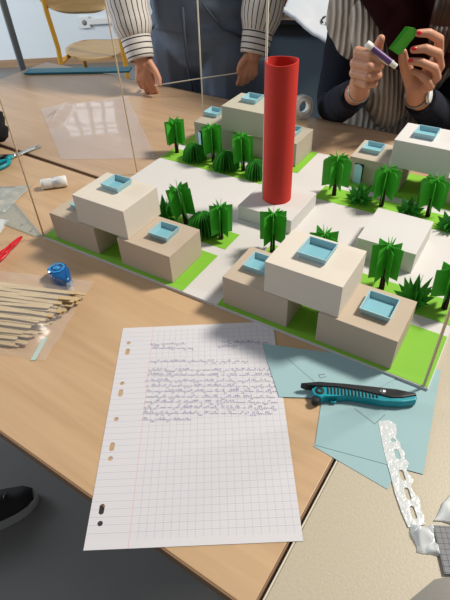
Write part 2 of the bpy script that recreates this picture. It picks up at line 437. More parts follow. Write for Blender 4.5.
# ------------------------------------------------------------------ paper trees and bushes
def card(bm, pts, thick, m, mi=0):
    """pts in (x, z); card stands upright in local xz"""
    prism(bm, pts, -thick/2, thick/2, mi, m @ Matrix.Rotation(rad(90), 4, 'X'))
def make_tree(seed, label, loc, yaw, h=8.4, z0=1.7, w=2.7, round_top=False, lean=(0, 0)):
    rnd = random.Random(seed)
    t = thing('paper_tree', label, 'model tree', loc, yaw, 'paper trees on the model')
    bm = new()
    lx, ly = lean
    for k in range(3):
        m = Matrix.Rotation(k*math.pi/3, 4, 'Z')
        card(bm, [(-.42, 0), (.42, 0), (.32, 3.5), (-.32, 3.5)], .16, m)
    tr = finish('trunk', bm, trunk_brown, t)
    bm = new(); n = 7
    for k in range(n):
        a = 2*math.pi*k/n + rnd.uniform(-.15, .15)
        wk = w*rnd.uniform(.88, 1.06); top = h-.9+rnd.uniform(-.2, .2); bot = z0 + rnd.uniform(-.15, .4)
        if round_top:
            out = [(0, h-1.0)] + [(wk*(.5+.5*math.sin(q)), top-.8+.8*math.cos(q)) for q in [math.pi/2*j/5 for j in range(6)]]
            pts = [(.03, bot+.4), (wk*.97, bot-.1)] + list(reversed(out))
        else:
            pts = [(.03, bot+.3), (wk*.96, bot), (wk, top), (.1, top+.1)]
        m = Matrix.Rotation(a, 4, 'Z')
        card(bm, pts, .05, m)
        # folded tip standing above the crown
        tip = [(.05, top-.8), (wk*.40, top-.3), (wk*.62, h-.5+rnd.uniform(0, .5)), (.3, top+.2)] if not round_top else [(.02, top-.8), (wk*.5, top-.1), (wk*.75, h-.25), (.3, top+.35)]
        card(bm, tip, .05, Matrix.Rotation(a+.35, 4, 'Z'))
    finish('foliage', bm, leaf_green, t)
    # whole tree leans a little
    t.rotation_euler = (rad(lx), rad(ly), yaw)
    return t
TR = [
 (2.0, 37.3, 8.2, False, 'paper tree at the far left end of the row before the olive building'),
 (11.5, 37.4, 8.8, False, 'paper tree in front of the blue door of the olive building'),
 (19.1, 36.8, 8.6, False, 'paper tree left of the red tower, before the olive building'),
 (20.0, 15.2, 8.5, False, 'paper tree behind the gap of the left corner building, tallest there'),
 (27.8, 14.3, 7.4, False, 'shorter paper tree at the corner of the lawn behind the left building'),
 (37.2, 15.0, 8.4, False, 'paper tree directly in front of the red tower plinth'),
 (45.9, 14.2, 8.2, False, 'paper tree of which only the tip shows above the near cream roof'),
 (55.3, 14.9, 8.7, False, 'paper tree in front of the low white block'),
 (64.2, 15.0, 8.0, False, 'paper tree at the right edge of the photo above the near lawn'),
 (39.0, 36.4, 8.7, True, 'rounded paper tree just right of the red tower'),
 (47.9, 36.8, 8.3, True, 'rounded paper tree right of the arched blue door'),
 (56.0, 37.3, 8.2, True, 'rounded paper tree before the white roofed far right building'),
]
for i, (a, b, h, rt, lab) in enumerate(TR):
    make_tree(100+i, lab, B(a, b, G), random.uniform(0, 1.2), h-.3, 1.9 if i != 4 else 1.1, (2.45 if rt else 2.25) if i != 4 else 2.0, rt, (random.uniform(-2, 2), random.uniform(-2, 2) if i != 3 else -7))
def make_bush(seed, label, loc, yaw, r=3.1, h=3.6, spiky=False):
    rnd = random.Random(seed)
    bm = new()
    if spiky:
        for row, (ph, sc) in enumerate(((0, 1), (rad(50), .9), (rad(-50), .9), (rad(90), .8))):
            m = Matrix.Rotation(ph, 4, 'Z')
            n = 7
            for k in range(n):
                q = math.pi*(.04 + .92*k/(n-1)); L = sc*(r*abs(math.cos(q))**1.0*1.0 + h*math.sin(q))
                L = sc*math.hypot(r*math.cos(q), h*1.15*math.sin(q)); wd = .62
                c = Vector((math.cos(q), math.sin(q))); s_ = Vector((-c.y, c.x))
                pts = [c*.1 - s_*.15, c*(L*.55) - s_*wd, c*L, c*(L*.55) + s_*wd, c*.1 + s_*.15]
                card(bm, [(p.x, max(p.y, .02)) for p in pts], .05, m @ Matrix.Rotation(rad(rnd.uniform(-16, 16)), 4, 'Z') @ Matrix.Translation((0, (k % 2-.5)*.3, 0)))
    else:
        n = 11
        for k in range(n):
            a = math.pi*k/n + rnd.uniform(-.06, .06)
            pts = [(-r, .02)]+[(-r*rnd.uniform(.93, 1.04)*math.cos(q)*(1.0), .02+h*rnd.uniform(.93, 1.03)*math.sin(q)**.8) for q in [math.pi*j/12 for j in range(1, 12)]]+[(r, .02)]
            card(bm, list(reversed(pts)), .05, Matrix.Rotation(a, 4, 'Z'))
    o = finish('paper_bush', bm, bush_green, loc=loc, yaw=yaw)
    return tag(o, label, 'model bush', 'paper bushes on the model')
BU = [
 (7.2, 36.5, 2.6, 3.5, False, 'folded paper bush leftmost in the row before the olive building'),
 (15.3, 36.3, 2.8, 3.7, False, 'folded paper bush between two trees before the olive building'),
 (22.6, 35.8, 2.3, 3.7, False, 'folded paper bush touching the left side of the red tower in view'),
 (15.8, 14.6, 2.5, 4.4, True, 'spiky paper bush half hidden right of the left cream top block'),
 (24.2, 14.3, 2.7, 4.1, False, 'round paper bush between the two trees behind the left building'),
 (2.6, 14.3, 2.5, 4.4, True, 'spiky bright bush peeking above the left back edge of the cream block'),
 (8.5, 14.6, 2.5, 4.4, True, 'paper bush peeking over the back edge of the left cream roof'),
 (60.0, 14.2, 2.6, 4.4, True, 'spiky paper bush behind the near right skylight block'),
 (43.9, 36.3, 2.7, 3.7, True, 'fan shaped paper bush in front of the arched blue door'),
 (52.9, 36.4, 2.6, 3.2, True, 'fan shaped paper bush behind the low white block'),
 (60.2, 35.2, 2.8, 3.6, True, 'fan shaped paper bush at the right edge of the far lawn'),
 (41.0, 14.4, 2.2, 3.2, False, 'paper bush behind the near cream top block'),
]
for i, (a, b, r, h, sp, lab) in enumerate(BU): make_bush(300+i, lab, B(a, b, G), -YAW*0 + random.uniform(-.3, .3), r, h, sp)

# ------------------------------------------------------------------ upright skewers round the model
def rod(name, label, p0, p1, r=.15, m=skewer_wood, group='upright skewers round the model', cat='skewer', taper=True):
    bm = new(); a = Vector(p0); d = Vector(p1)-a
    tube(bm, [(0, 0, 0), d*.5, d*.985, d], [r, r, r, r*.3 if taper else r], 10)
    return tag(finish(name, bm, m, loc=W(*p0)), label, cat, group)
rod('wooden_skewer', 'thin wooden skewer standing at the left front corner of the model', (-31.05, 72.02, .51), (-30.2, 72.1, 40), .13)
rod('wooden_skewer', 'thin wooden skewer standing behind the left cream block, crossing the yellow chair leg', (-16.9, 93.9, .51), (-17.4, 94.0, 42), .13)
rod('wooden_skewer', 'thin wooden skewer standing behind the olive building before the blue jeans', (-2.9, 114.3, .51), (-2.2, 114.6, 42), .15, skewer_white)
rod('wooden_skewer', 'thin wooden skewer leaning at the near right corner of the model', (23.35, 35.9, .56), (22.7, 35.9, 38), .17)
rod('wooden_skewer', 'thin wooden skewer standing inside the open red tower', (7.6, 76.2, 3.3), (8.1, 77.1, 46), .17, skewer_white)

# ------------------------------------------------------------------ squared paper with holes and handwriting
pg = thing('squared_paper', 'punched sheet of squared paper with blue handwriting hanging over the table edge', 'paper', W(-14.74, 19.03, .05), rad(-.45))
cu = bpy.data.curves.new('paper_outline', 'CURVE'); cu.dimensions = '2D'; cu.fill_mode = 'BOTH'; cu.extrude = .00012
def spl(pts):
    s = cu.splines.new('POLY'); s.points.add(len(pts)-1)
    for i, p in enumerate(pts): s.points[i].co = (p[0]*.01, p[1]*.01, 0, 1)
    s.use_cyclic_u = True
spl([(0, 0), (21, 0), (21, 29.7), (0, 29.7)])
for i, (x, y) in enumerate([(1.13, 26.81), (1.18, 25.23), (1.14, 19.93), (1.14, 18.43), (1.13, 14.65), (1.15, 11.02), (1.18, 9.57), (1.13, 3.94), (1.2, 2.5)]):
    ov = .28 if i in (1, 3, 5, 7) else 0
    spl([(x + .27*math.cos(t), y + .27*math.sin(t) + (ov if math.sin(t) > 0 else -ov)) for t in [2*math.pi*(k+.5)/20 for k in range(20)]])
tmp = bpy.data.objects.new('tmp_outline', cu); COL.objects.link(tmp)
me = bpy.data.meshes.new_from_object(tmp, depsgraph=bpy.context.evaluated_depsgraph_get())
bpy.data.objects.remove(tmp)
me.materials.clear(); me.materials.append(paper_grid_mat())
o = bpy.data.objects.new('sheet', me); COL.objects.link(o); o.parent = pg
lines = [((4.14, 26.34), (8.82, 26.02)), ((13.93, 26.04), (20.0, 25.59)), ((4.42, 25.5), (10.68, 25.1)), ((13.23, 25.3), (15.77, 25.1)), ((4.38, 23.2), (17.4, 22.4)),
 ((4.27, 21.75), (20.3, 20.82)), ((4.21, 20.95), (20.4, 19.98)), ((4.0, 20.05), (20.3, 19.06)), ((4.19, 19.2), (20.3, 18.25)), ((4.34, 18.4), (20.4, 17.47)),
 ((4.33, 17.55), (20.4, 16.59)), ((4.27, 16.8), (20.2, 15.85)), ((4.22, 16.0), (20.1, 15.06)), ((4.21, 15.2), (19.4, 14.3)), ((4.22, 14.3), (9.96, 13.97))]
bm = new(); rnd = random.Random(5)
def stroke(P, w=.021):
    for i in range(len(P)-1):
        a, b = Vector(P[i]), Vector(P[i+1]); d = b-a
        if d.length < 1e-5: continue
        s_ = Vector((-d.y, d.x)).normalized()*w
        e = d.normalized()*w*.5
        z = .02
        v = [bm.verts.new((q.x, q.y, z)) for q in (a-s_-e, b-s_+e, b+s_+e, a+s_-e)]
        face(bm, v)
for (p, q) in lines:
    p, q = Vector(p), Vector(q); d = (q-p); L = d.length; d.normalize(); up = Vector((-d.y, d.x)); x = 0
    while x < L-.4:
        n_l = rnd.choice((2, 3, 4, 5, 6, 7, 8)); wl = min(n_l*.21, L-x); P = []
        steps = max(2, int(wl/.021)); 
        hs = [rnd.choice((.14, .15, .17, .42, .46, -.22)) for _ in range(n_l+2)]
        for k in range(steps):
            f = k*.021; li = int(f/.21); ph = (f/.21 - li)*2*math.pi
            y = hs[li]*(.5-.5*math.cos(ph)); xx = x + f - .05*math.sin(ph) + y*.25
            P.append(p + d*xx + up*(y+.02))
        stroke(P)
        x += wl + rnd.uniform(.16, .3)
o = finish('handwriting', bm, ink, pg, recalc=False)

# ------------------------------------------------------------------ pale cyan sheets
def sheet(name, label, pts, z, th, m, group=None, cat='paper', extra=None):
    c = (sum(p[0] for p in pts)/len(pts), sum(p[1] for p in pts)/len(pts))
    A = sum(pts[i][0]*pts[(i+1) % len(pts)][1]-pts[(i+1) % len(pts)][0]*pts[i][1] for i in range(len(pts)))
    if A < 0: pts = pts[::-1]
    bm = new(); prism(bm, [(p[0]-c[0], p[1]-c[1]) for p in pts], 0, th)
    o = finish(name, bm, m, loc=W(c[0], c[1], z))
    return tag(o, label, cat, group)
G1 = 'pale cyan sheets under the cutter'
def flat_sheet_with_marks(label, pts, z, marks):
    c = (sum(p[0] for p in pts)/len(pts), sum(p[1] for p in pts)/len(pts))
    t = thing('cyan_sheet', label, 'paper', W(c[0], c[1], z), 0, G1)
    A = sum(pts[i][0]*pts[(i+1) % len(pts)][1]-pts[(i+1) % len(pts)][0]*pts[i][1] for i in range(len(pts)))
    if A < 0: pts = pts[::-1]
    bm = new(); prism(bm, [(p[0]-c[0], p[1]-c[1]) for p in pts], 0, .045); finish('sheet', bm, cyan_paper, t)
    if marks:
        bm = new()
        for a, b, w in marks:
            a, b = Vector(a), Vector(b); d = (b-a); s_ = Vector((-d.y, d.x)).normalized()*w
            face(bm, [bm.verts.new((q.x-c[0], q.y-c[1], .052)) for q in (a-s_, b-s_, b+s_, a+s_)])
        finish('pencil_lines', bm, pencil, t, recalc=False)
flat_sheet_with_marks('lowest pale cyan sheet, its corner nearest the table seam', [(8.9, 28.85), (15.6, 23.5), (18.5, 27.3), (12, 33.2)], .01, [])
flat_sheet_with_marks('large pale cyan sheet under the teal cutter and the punched strip', [(9.1, 28.95), (11.4, 36.5), (26.5, 38.6), (19.7, 24.9)], .06, [((14.5, 33.4), (16.3, 31.2), .04), ((16.3, 31.2), (17.8, 32.4), .03)])
flat_sheet_with_marks('pale cyan sheet touching the right edge of the squared paper', [(4.6, 44.4), (5.9, 35.6), (15.2, 34.7), (22.2, 38.3), (22, 40)], .11, [((7.7, 41.5), (10.6, 37.4), .03), ((11.2, 38.6), (12.0, 38.7), .05), ((11.3, 38.1), (12.1, 38.3), .04), ((11.3, 38.1), (11.2, 38.6), .04)])

# ------------------------------------------------------------------ teal folding cutter
cut = thing('craft_cutter', 'teal and black ribbed craft cutter lying on the pale cyan sheets', 'cutter', W(15.5, 34.75, .17), rad(-9.8))
def shape(name, outline, z0, z1, m, parent, rnd_=.12):
    bm = new(); prism(bm, outline, z0, z1)
    es = [e for e in bm.edges if abs(e.verts[0].co.z-e.verts[1].co.z) < 1e-6]
    bmesh.ops.bevel(bm, geom=es, offset=rnd_, segments=3, affect='EDGES', profile=.5)
    return finish(name, bm, m, parent)
body = shape('body', [(-5.4, -.9), (-4.7, -1.25), (-3.9, -.75), (-1.5, -.55), (.5, -.7), (2.5, -.95), (4.6, -.85), (6.1, -.45), (6.3, .1), (5.9, .45), (4.4, .3), (2.6, .35), (0, .45), (-3.5, .5), (-5.3, .45), (-5.8, 0)], .05, 1.15, teal, cut, .2)
shape('back_strip', [(-7.1, .55), (-6.6, .3), (-5, .35), (-3, .45), (0, .35), (2, -.15), (3.2, -.45), (4.6, -.3), (6.2, .2), (6.1, .5), (4, .75), (1.5, .85), (-2, .95), (-5.0, 1.0)], .25, 1.35, blackp, cut, .15)
bm = new()
for k in range(15): box(bm, -4.0+k*.40, -3.83+k*.40, -.62, .42, 1.1, 1.27, bevel=.04)
finish('grip_ribs', bm, blackrib, cut)
bm = new(); lathe(bm, [(.01, 1.5), (.33, 1.5), (.38, 1.4), (.38, 1.3)], 20, m=Matrix.Translation((2.4, .3, 0))); finish('screw', bm, metal, cut)
bm = new(); lathe(bm, [(.2, 1.18), (.52, 1.18), (.55, 1.1), (.55, .2)], 24, m=Matrix.Translation((-4.9, -.25, .05))); finish('thumb_ring', bm, blackrib, cut)
bm = new(); lathe(bm, [(.01, .9), (.42, .9), (.5, .8), (.5, .1), (.01, .1)], 24, m=Matrix.Translation((-5.3, -1.25, 0))); finish('wheel', bm, blackrib, cut)
bm = new(); tube(bm, [(-3.7, -.7, .3), (-3.4, -1.15, .3), (-3.0, -1.1, .3), (-2.9, -.6, .3)], .12, 8); finish('loop', bm, teal, cut)

# ------------------------------------------------------------------ punched plastic strip, crumpled scraps, graph card, stand-in shadow sheet
cu = bpy.data.curves.new('strip_outline', 'CURVE'); cu.dimensions = '2D'; cu.fill_mode = 'BOTH'; cu.extrude = .0001
rnd = random.Random(3)
left = [(16.75, 31.5), (16.5, 29), (16.35, 27), (16.3, 25), (16.2, 23), (16.3, 21), (16.5, 19.6)]
right = [(18.3, 19.8)] + [(18.1 + rnd.uniform(-.1, .55), 20+k*.62) for k in range(18)] + [(18.6, 31.0), (18.0, 31.6)]
c0 = (17.2, 25)
spl2 = [(p[0]-c0[0], p[1]-c0[1]) for p in left[::-1]] 
allp = [(p[0]-c0[0], p[1]-c0[1]) for p in left] + [(p[0]-c0[0], p[1]-c0[1]) for p in right]
spl(allp)
for x, y, e in ((17.75, 29.0, .0), (17.7, 27.3, .35), (17.5, 24.9, .35), (17.45, 22.9, .4), (17.4, 21.0, .4)):
    spl([(x-c0[0] + .26*math.cos(t), y-c0[1] + .26*math.sin(t) + (e if math.sin(t) > 0 else -e)) for t in [2*math.pi*(k+.5)/16 for k in range(16)]])
tmp = bpy.data.objects.new('tmp', cu); COL.objects.link(tmp)
me = bpy.data.meshes.new_from_object(tmp, depsgraph=bpy.context.evaluated_depsgraph_get()); bpy.data.objects.remove(tmp)
me.materials.clear(); me.materials.append(mat('white_torn_plastic', (.76, .79, .79), .25, bump=.6, bump_scale=160, alpha=.68, spec=.8))
o = bpy.data.objects.new('punched_plastic_strip', me); COL.objects.link(o); o.location = W(c0[0], c0[1], .14)
tag(o, 'torn white plastic binder strip with oval holes lying off the cyan sheets', 'plastic strip')
def crumple(name, label, cat, pts, h, m, seed, cells=14, z=.03, amp=.5):
    """a wrinkled sheet with its own relief inside a quadrilateral"""
    bm = new(); P = [Vector(p) for p in pts]; c = sum(P, Vector((0, 0)))/4; V = []
    for j in range(cells+1):
        row = []
        for i in range(cells+1):
            u, v = i/cells, j/cells
            q = P[0]*(1-u)*(1-v) + P[1]*u*(1-v) + P[2]*u*v + P[3]*(1-u)*v
            k = noise.noise(Vector((q.x*amp+seed, q.y*amp, seed)))
            edge = min(1, 5*min(u, 1-u, v, 1-v)+.15)
            q = q + Vector((noise.noise(Vector((q.x, q.y, 3+seed))), noise.noise(Vector((q.y, q.x, 7+seed)))))*.35
            row.append(bm.verts.new((q.x-c.x, q.y-c.y, z + max(0, (abs(k)*1.6+.12))*h*edge)))
        V.append(row)
    for j in range(cells):
        for i in range(cells): face(bm, [V[j][i], V[j][i+1], V[j+1][i+1], V[j+1][i]], 0, True)
    o = finish(name, bm, m, loc=W(c.x, c.y, 0), recalc=False)
    sol = o.modifiers.new('thick', 'SOLIDIFY'); sol.thickness = .0002
    return tag(o, label, cat)
crumple('plastic_scrap', 'small clear crumpled plastic scrap at the lower end of the punched strip', 'plastic scrap', [(16.7, 17.2), (19.0, 17.0), (19.2, 19.6), (16.6, 19.9)], .9, milky, 4)
crumple('plastic_scrap', 'torn white plastic scrap at the right edge above the grey graph card', 'plastic scrap', [(19.2, 20.2), (24, 18.6), (24, 23.6), (21.5, 22.6)], .8, mat('white_scrap', (.8, .82, .8), .3, alpha=.85), 9)
t = thing('graph_card', 'grey squared card at the lower right edge of the photo', 'paper', W(21.5, 17.3, .12), rad(-6))
bm = new(); box(bm, -2.9, 4, -2.3, 2.0, 0, .25); finish('card', bm, graph_grey, t)
bm = new()
for k in range(14): box(bm, -2.85+k*.5, -2.81+k*.5, -2.28, 1.98, .25, .256)
for k in range(9): box(bm, -2.88, 3.98, -2.2+k*.5, -2.16+k*.5, .25, .256)
finish('printed_grid', bm, mat('grid_line', (.10, .10, .11), .7), t)
sheet('shadow_sheet', 'dark translucent sheet standing in for the shadow at the lower right corner', [(14.2, 13.2), (17.4, 15.0), (18.9, 15.2), (20.4, 12.6), (17, 9)], .02, .05, mat('shadow_film', (.28, .27, .25), .2, alpha=.5, spec=.8), cat='painted shadow')  # dark see-through sheet laid down in place of a shadow

# ------------------------------------------------------------------ glossy transparent sheet on the back table
t = thing('transparent_sheet', 'glossy transparent sheet mirroring window panes on the back table', 'plastic sheet', W(-29, 119, .12))
P = [Vector(p) for p in ((-34.6, 102.5), (-13.4, 100.6), (-24.2, 139.3), (-46.8, 133.6))]
bm = new(); N = 24; V = []
for j in range(N+1):
    row = []
    for i in range(N+1):
        u, v = i/N, j/N
        q = P[0]*(1-u)*(1-v) + P[1]*u*(1-v) + P[2]*u*v + P[3]*(1-u)*v
        z = .06*noise.noise(Vector((q.x*.09, q.y*.09, 2)))
        cr = max(0, 1-abs((u*1.4+(1-v))-.42)*7) if (u < .3 and v > .6) else 0
        row.append(bm.verts.new((q.x+29, q.y-119, z + .9*cr)))
    V.append(row)
for j in range(N):
    for i in range(N): face(bm, [V[j][i], V[j][i+1], V[j+1][i+1], V[j+1][i]], 0, True)
finish('film', bm, film, t, recalc=False)

# ------------------------------------------------------------------ teal ruler on the far edge
t = thing('teal_ruler', 'long teal plastic ruler lying near the back edge beneath the yellow chair', 'ruler', W(-42.2, 163.2, .15), rad(-6))
rb = new(); box(rb, -16.8, 16.8, -2.2, 2.2, 0, .5, bevel=.12); finish('ruler_body', rb, mat('teal_clear_plastic', (.02, .22, .30), .45), t)
rb = new()
for k in range(31): box(rb, -15+k, -14.92+k, -1.0 if k % 5 else -1.4, -2.1, .5, .51)
finish('graduation_marks', rb, blackp, t)

# ------------------------------------------------------------------ left-hand clutter
t = thing('glue_stick', 'white plastic glue stick lying on the table left of the model', 'glue stick', W(-33.2, 90.2, 1.05), rad(12))
bm = new(); lathe(bm, [(.01, -2.5), (.85, -2.5), (1.0, -2.35), (1.0, .3), (1.08, .3), (1.1, 2.3), (1.0, 2.5), (.01, 2.5)], 28, m=Matrix.Rotation(rad(90), 4, 'Y')); finish('tube', bm, white_plastic, t)
bm = new(); lathe(bm, [(1.02, -1.9), (1.02, -.3)], 28, m=Matrix.Rotation(rad(90), 4, 'Y')); finish('label_band', bm, mat('pale_grey_label', (.66, .66, .64), .5), t)

# scissors: point to the right-up
sc = thing('scissors', 'teal handled scissors lying at the left edge across the brown table seam', 'scissors', W(-45.6, 104.6, .2), rad(46))
for s_ in (1, -1):
    bm = new()
    m = Matrix.Translation((0, 0, .18 if s_ > 0 else 0)) @ Matrix.Rotation(rad(4*s_), 4, 'Z')
    prism(bm, [(-1.2, -.45), (6.6, -.05*s_-.12), (6.9, .12), (5.5, .45), (-1.2, .55)], 0, .15, m=m)
    bl = finish('blade', bm, metal, sc)
    bm = new(); N_ = 28; cx, cy = -4.8, s_*-1.9; R1 = []
    pts = [(cx + 2.6*math.cos(2*math.pi*k/N_), cy + 1.35*math.sin(2*math.pi*k/N_), .5) for k in range(N_+1)]
    tube(bm, pts, .42, 10, caps=False)
    tube(bm, [(-2.3, s_*-1.2, .5), (-1.3, s_*-.5, .45), (-.3, 0, .4)], [.6, .55, .35], 10)
    finish('handle', bm, teal if s_ > 0 else blackp, sc)
bm = new(); lathe(bm, [(.01, .62), (.4, .6), (.45, .3)], 16, m=Matrix.Translation((.1, .05, 0))); finish('pivot_screw', bm, metal, sc)

# black woollen bundle
bm = new(); ball(bm, (0, 0, 4.2), (6.0, 5.5, 4.6), 28, 20); ball(bm, (5, -3, 3.2), (2.6, 2.2, 2.4), 16, 12)
for v in bm.verts:
    k = noise.noise(v.co*.45)*.7 + noise.noise(v.co*1.3)*.4; v.co += v.co.normalized()*k
    v.co.z = max(v.co.z, 0)
o = tag(finish('wool_glove', bm, black_fuzz, loc=W(-55.3, 114, .3)), 'black woollen lump lying on the table at the left edge', 'wool garment')

# packaging and set squares
crumple('film_packet', 'silvery printed plastic packet at the left edge above the clear set square', 'packet', [(-47, 79), (-40.9, 81.3), (-38.2, 91.4), (-47, 91.5)], .8, silver_film, 2)
def ruler_tri():
    t = thing('set_square', 'clear grey plastic set square pointing at the left front corner of the model', 'set square', W(-38, 79, .03))
    bm = new(); prism(bm, [(-8, 0), (-3.5, -1.2), (-1.2, -2.2), (5.3, -6.5), (6.5, -6.2), (-1.9, 5.8), (-7, 3)], 0, .22); finish('plate', bm, ruler_clear, t)
    bm = new()
    a, b = Vector((6.2, -6.0)), Vector((-1.9, 5.6))
    for k in range(26):
        p = a.lerp(b, k/26); d = (b-a).normalized(); nrm = Vector((-d.y, d.x)); L = .9 if k % 5 == 0 else .5
        q = p - nrm*L*0 + nrm*L; w = d*.04
        face(bm, [bm.verts.new((r.x, r.y, .235)) for r in (p-w, q-w, q+w, p+w)])
    finish('graduation_marks', bm, blackp, t, recalc=False)
    for x, y in ((4.0, -4.6), (1.8, -2.4)):
        bm = new(); lathe(bm, [(.01, .24), (.22, .24)], 12, m=Matrix.Translation((x, y, 0)))
        finish('hole', bm, graph_grey, t, recalc=False)
ruler_tri()
crumple('plastic_scrap', 'small milky plastic bag crumpled at the left edge beside the red twist', 'plastic bag', [(-43.5, 75.5), (-39.6, 74.2), (-39.2, 78.5), (-43.5, 79)], 1.6, milky, 14)
# red twisted ties
t = thing('red_cord', 'shiny red plastic strands twisted together at the left edge', 'cord', W(-36, 68.3, .35))
for k in range(4):
    bm = new(); pts = []
    for j in range(15):
        f = j/14; x = -3.0 + 4.2*f; y = -7.6 + 11.1*f
        amp = 1.15*(1-f)+.22; ph = k*math.pi/2 + f*5
        pts.append((x + amp*math.cos(ph)*.8, y - amp*math.cos(ph)*.4, .3 + .3*math.sin(ph)*amp+.15))
    tube(bm, pts, [.2]*14+[.1], 8); finish('strand', bm, red_plastic, t)

# blue correction-tape dispenser
t = thing('glue_tape_roller', 'glossy transparent blue glue tape roller beside the wooden sticks', 'tape roller', W(-25.6, 60.4, .1), rad(-52))
def drop(sx, z0, z1, k=1.0):
    pts = []
    for j in range(36):
        a = 2*math.pi*j/36; x = math.cos(a); y = math.sin(a)
        w = 1.75*(1-.32*x) if x > 0 else 1.75
        pts.append((3.3*x*k*(1.12 if x > 0 else .78), w*y*k))
    return pts
o = shape('case', drop(1, 0, 1, .88), 0, 1.8, blue_glossy, t, .5)
for p in o.data.polygons: p.use_smooth = True
bm = new(); lathe(bm, [(.01, 1.97), (.45, 1.97), (.5, 1.85)], 24, m=Matrix.Translation((-.6, 0, 0))); lathe(bm, [(.95, 1.92), (1.15, 1.96), (1.25, 1.9)], 28, m=Matrix.Translation((-.6, 0, 0)))
finish('hub', bm, mat('pale_blue_plastic', (.03, .26, .58), .15), t)
bm = new(); prism(bm, [(3.2, -.45), (4.3, -.25), (4.3, .25), (3.2, .45)], .3, 1.3); finish('tip', bm, clear, t)
# small pale strip of paper
bm = new(); prism(bm, [(-.3, -2.1), (.35, -2.0), (.5, 2.1), (-.15, 2.2)], 0, .05)
tag(finish('paper_strip', bm, mat('pale_mint_paper', (.42, .58, .52), .7), loc=W(-25.6, 45.6, .05), yaw=rad(-8)), 'short pale mint paper strip sticking out below the wooden sticks', 'paper')

# ------------------------------------------------------------------ wooden stirrers in a clear bag
bm = new(); 
L = 17.0
box(bm, -L/2+.3, L/2-.3, -.3, .3, 0, .13)
lathe_pts = []
bm.free(); bm = new()
hw = .30
pts = [(L/2-.3+.3*math.cos(a), hw*math.sin(a)) for a in (-1.3, -.8, -.3, .3, .8, 1.3)] + [(-L/2+.3-.3*math.cos(a), hw*math.sin(a)) for a in (1.3, .8, .3, -.3, -.8, -1.3)]
prism(bm, pts, 0, .14)
st0 = finish('wooden_stirrer', bm, stirwood)
GS = 'wooden stirrers in the clear bag'
rnd = random.Random(21); cnt = 0
mid = Vector((-33.2, 53.2)); axis = Vector((math.cos(rad(-14)), math.sin(rad(-14)))); crs = Vector((-axis.y, axis.x))
for layer in range(6):
    n_ = (18, 17, 16, 14, 11, 8)[layer]
    for k in range(n_):
        o = st0 if cnt == 0 else st0.copy()
        if cnt: COL.objects.link(o)
        off = (k-(n_-1)/2)*.68 + rnd.uniform(-.25, .25); al = rnd.uniform(-.9, .9) + (k-n_/2)*.22 + layer*.12
        p = mid + crs*off + axis*(al*1.3+.1)
        o.location = W(p.x, p.y, .06 + layer*.34 + rnd.uniform(0, .06))
        o.rotation_euler = (rad(rnd.uniform(-9, 9)), rad(rnd.uniform(-.8, .8)), rad(-14 + rnd.uniform(-4.2, 4.2)))
        o['label'] = 'flat pale wooden stirrer lying in the bundle inside the clear bag'; o['category'] = 'stirrer'; o['group'] = GS
        cnt += 1
# the bag: a thin clear skin over and around the bundle
bm = new(); N1, N2 = 26, 18; V = []
for i in range(N1+1):
    row = []; u = i/N1; x = -11.5 + 22.6*u
    for j in range(N2+1):
        v = j/N2; y = -7.4 + 16.4*v
        hh = 2.4*max(0, 1-abs((y)/7.4)**3) * min(1, max(0, (10.4-x)/2.4)) + .16
        hh = max(.05, hh + .28*noise.noise(Vector((x*.5, y*.6, 4)))*(1 if hh > .3 else .3))
        x2 = x + .35*noise.noise(Vector((y*.5, 3, 1)))*(u > .9)
        p = axis*(x2) + crs*y
        row.append(bm.verts.new((p.x, p.y, hh)))
    V.append(row)
for i in range(N1):
    for j in range(N2): face(bm, [V[i][j], V[i+1][j], V[i+1][j+1], V[i][j+1]], 0, True)
o = finish('clear_bag', bm, mat('bag_film', (.85, .88, .95), .22, alpha=.13, spec=.9), loc=W(mid.x, mid.y, .0), recalc=False)
tag(o, 'clear plastic bag wrapped round the bundle of wooden stirrers', 'plastic bag')

# ------------------------------------------------------------------ tape roll standing at the back
t = thing('tape_roll', 'roll of clear adhesive tape standing on edge behind the olive building', 'tape roll', W(21.2, 118.6, 2.75))
mr = Matrix.Rotation(rad(18), 4, 'Z') @ Matrix.Rotation(rad(82), 4, 'X')
bm = new(); lathe(bm, [(2.05, -.9), (2.7, -.9), (2.7, .9), (2.05, .9)], 40, m=mr, closed=True); finish('tape', bm, tape_clear, t)
bm = new(); lathe(bm, [(1.35, -.95), (2.03, -.95), (2.03, .95), (1.35, .95)], 40, m=mr, closed=True); finish('core', bm, white_plastic, t)

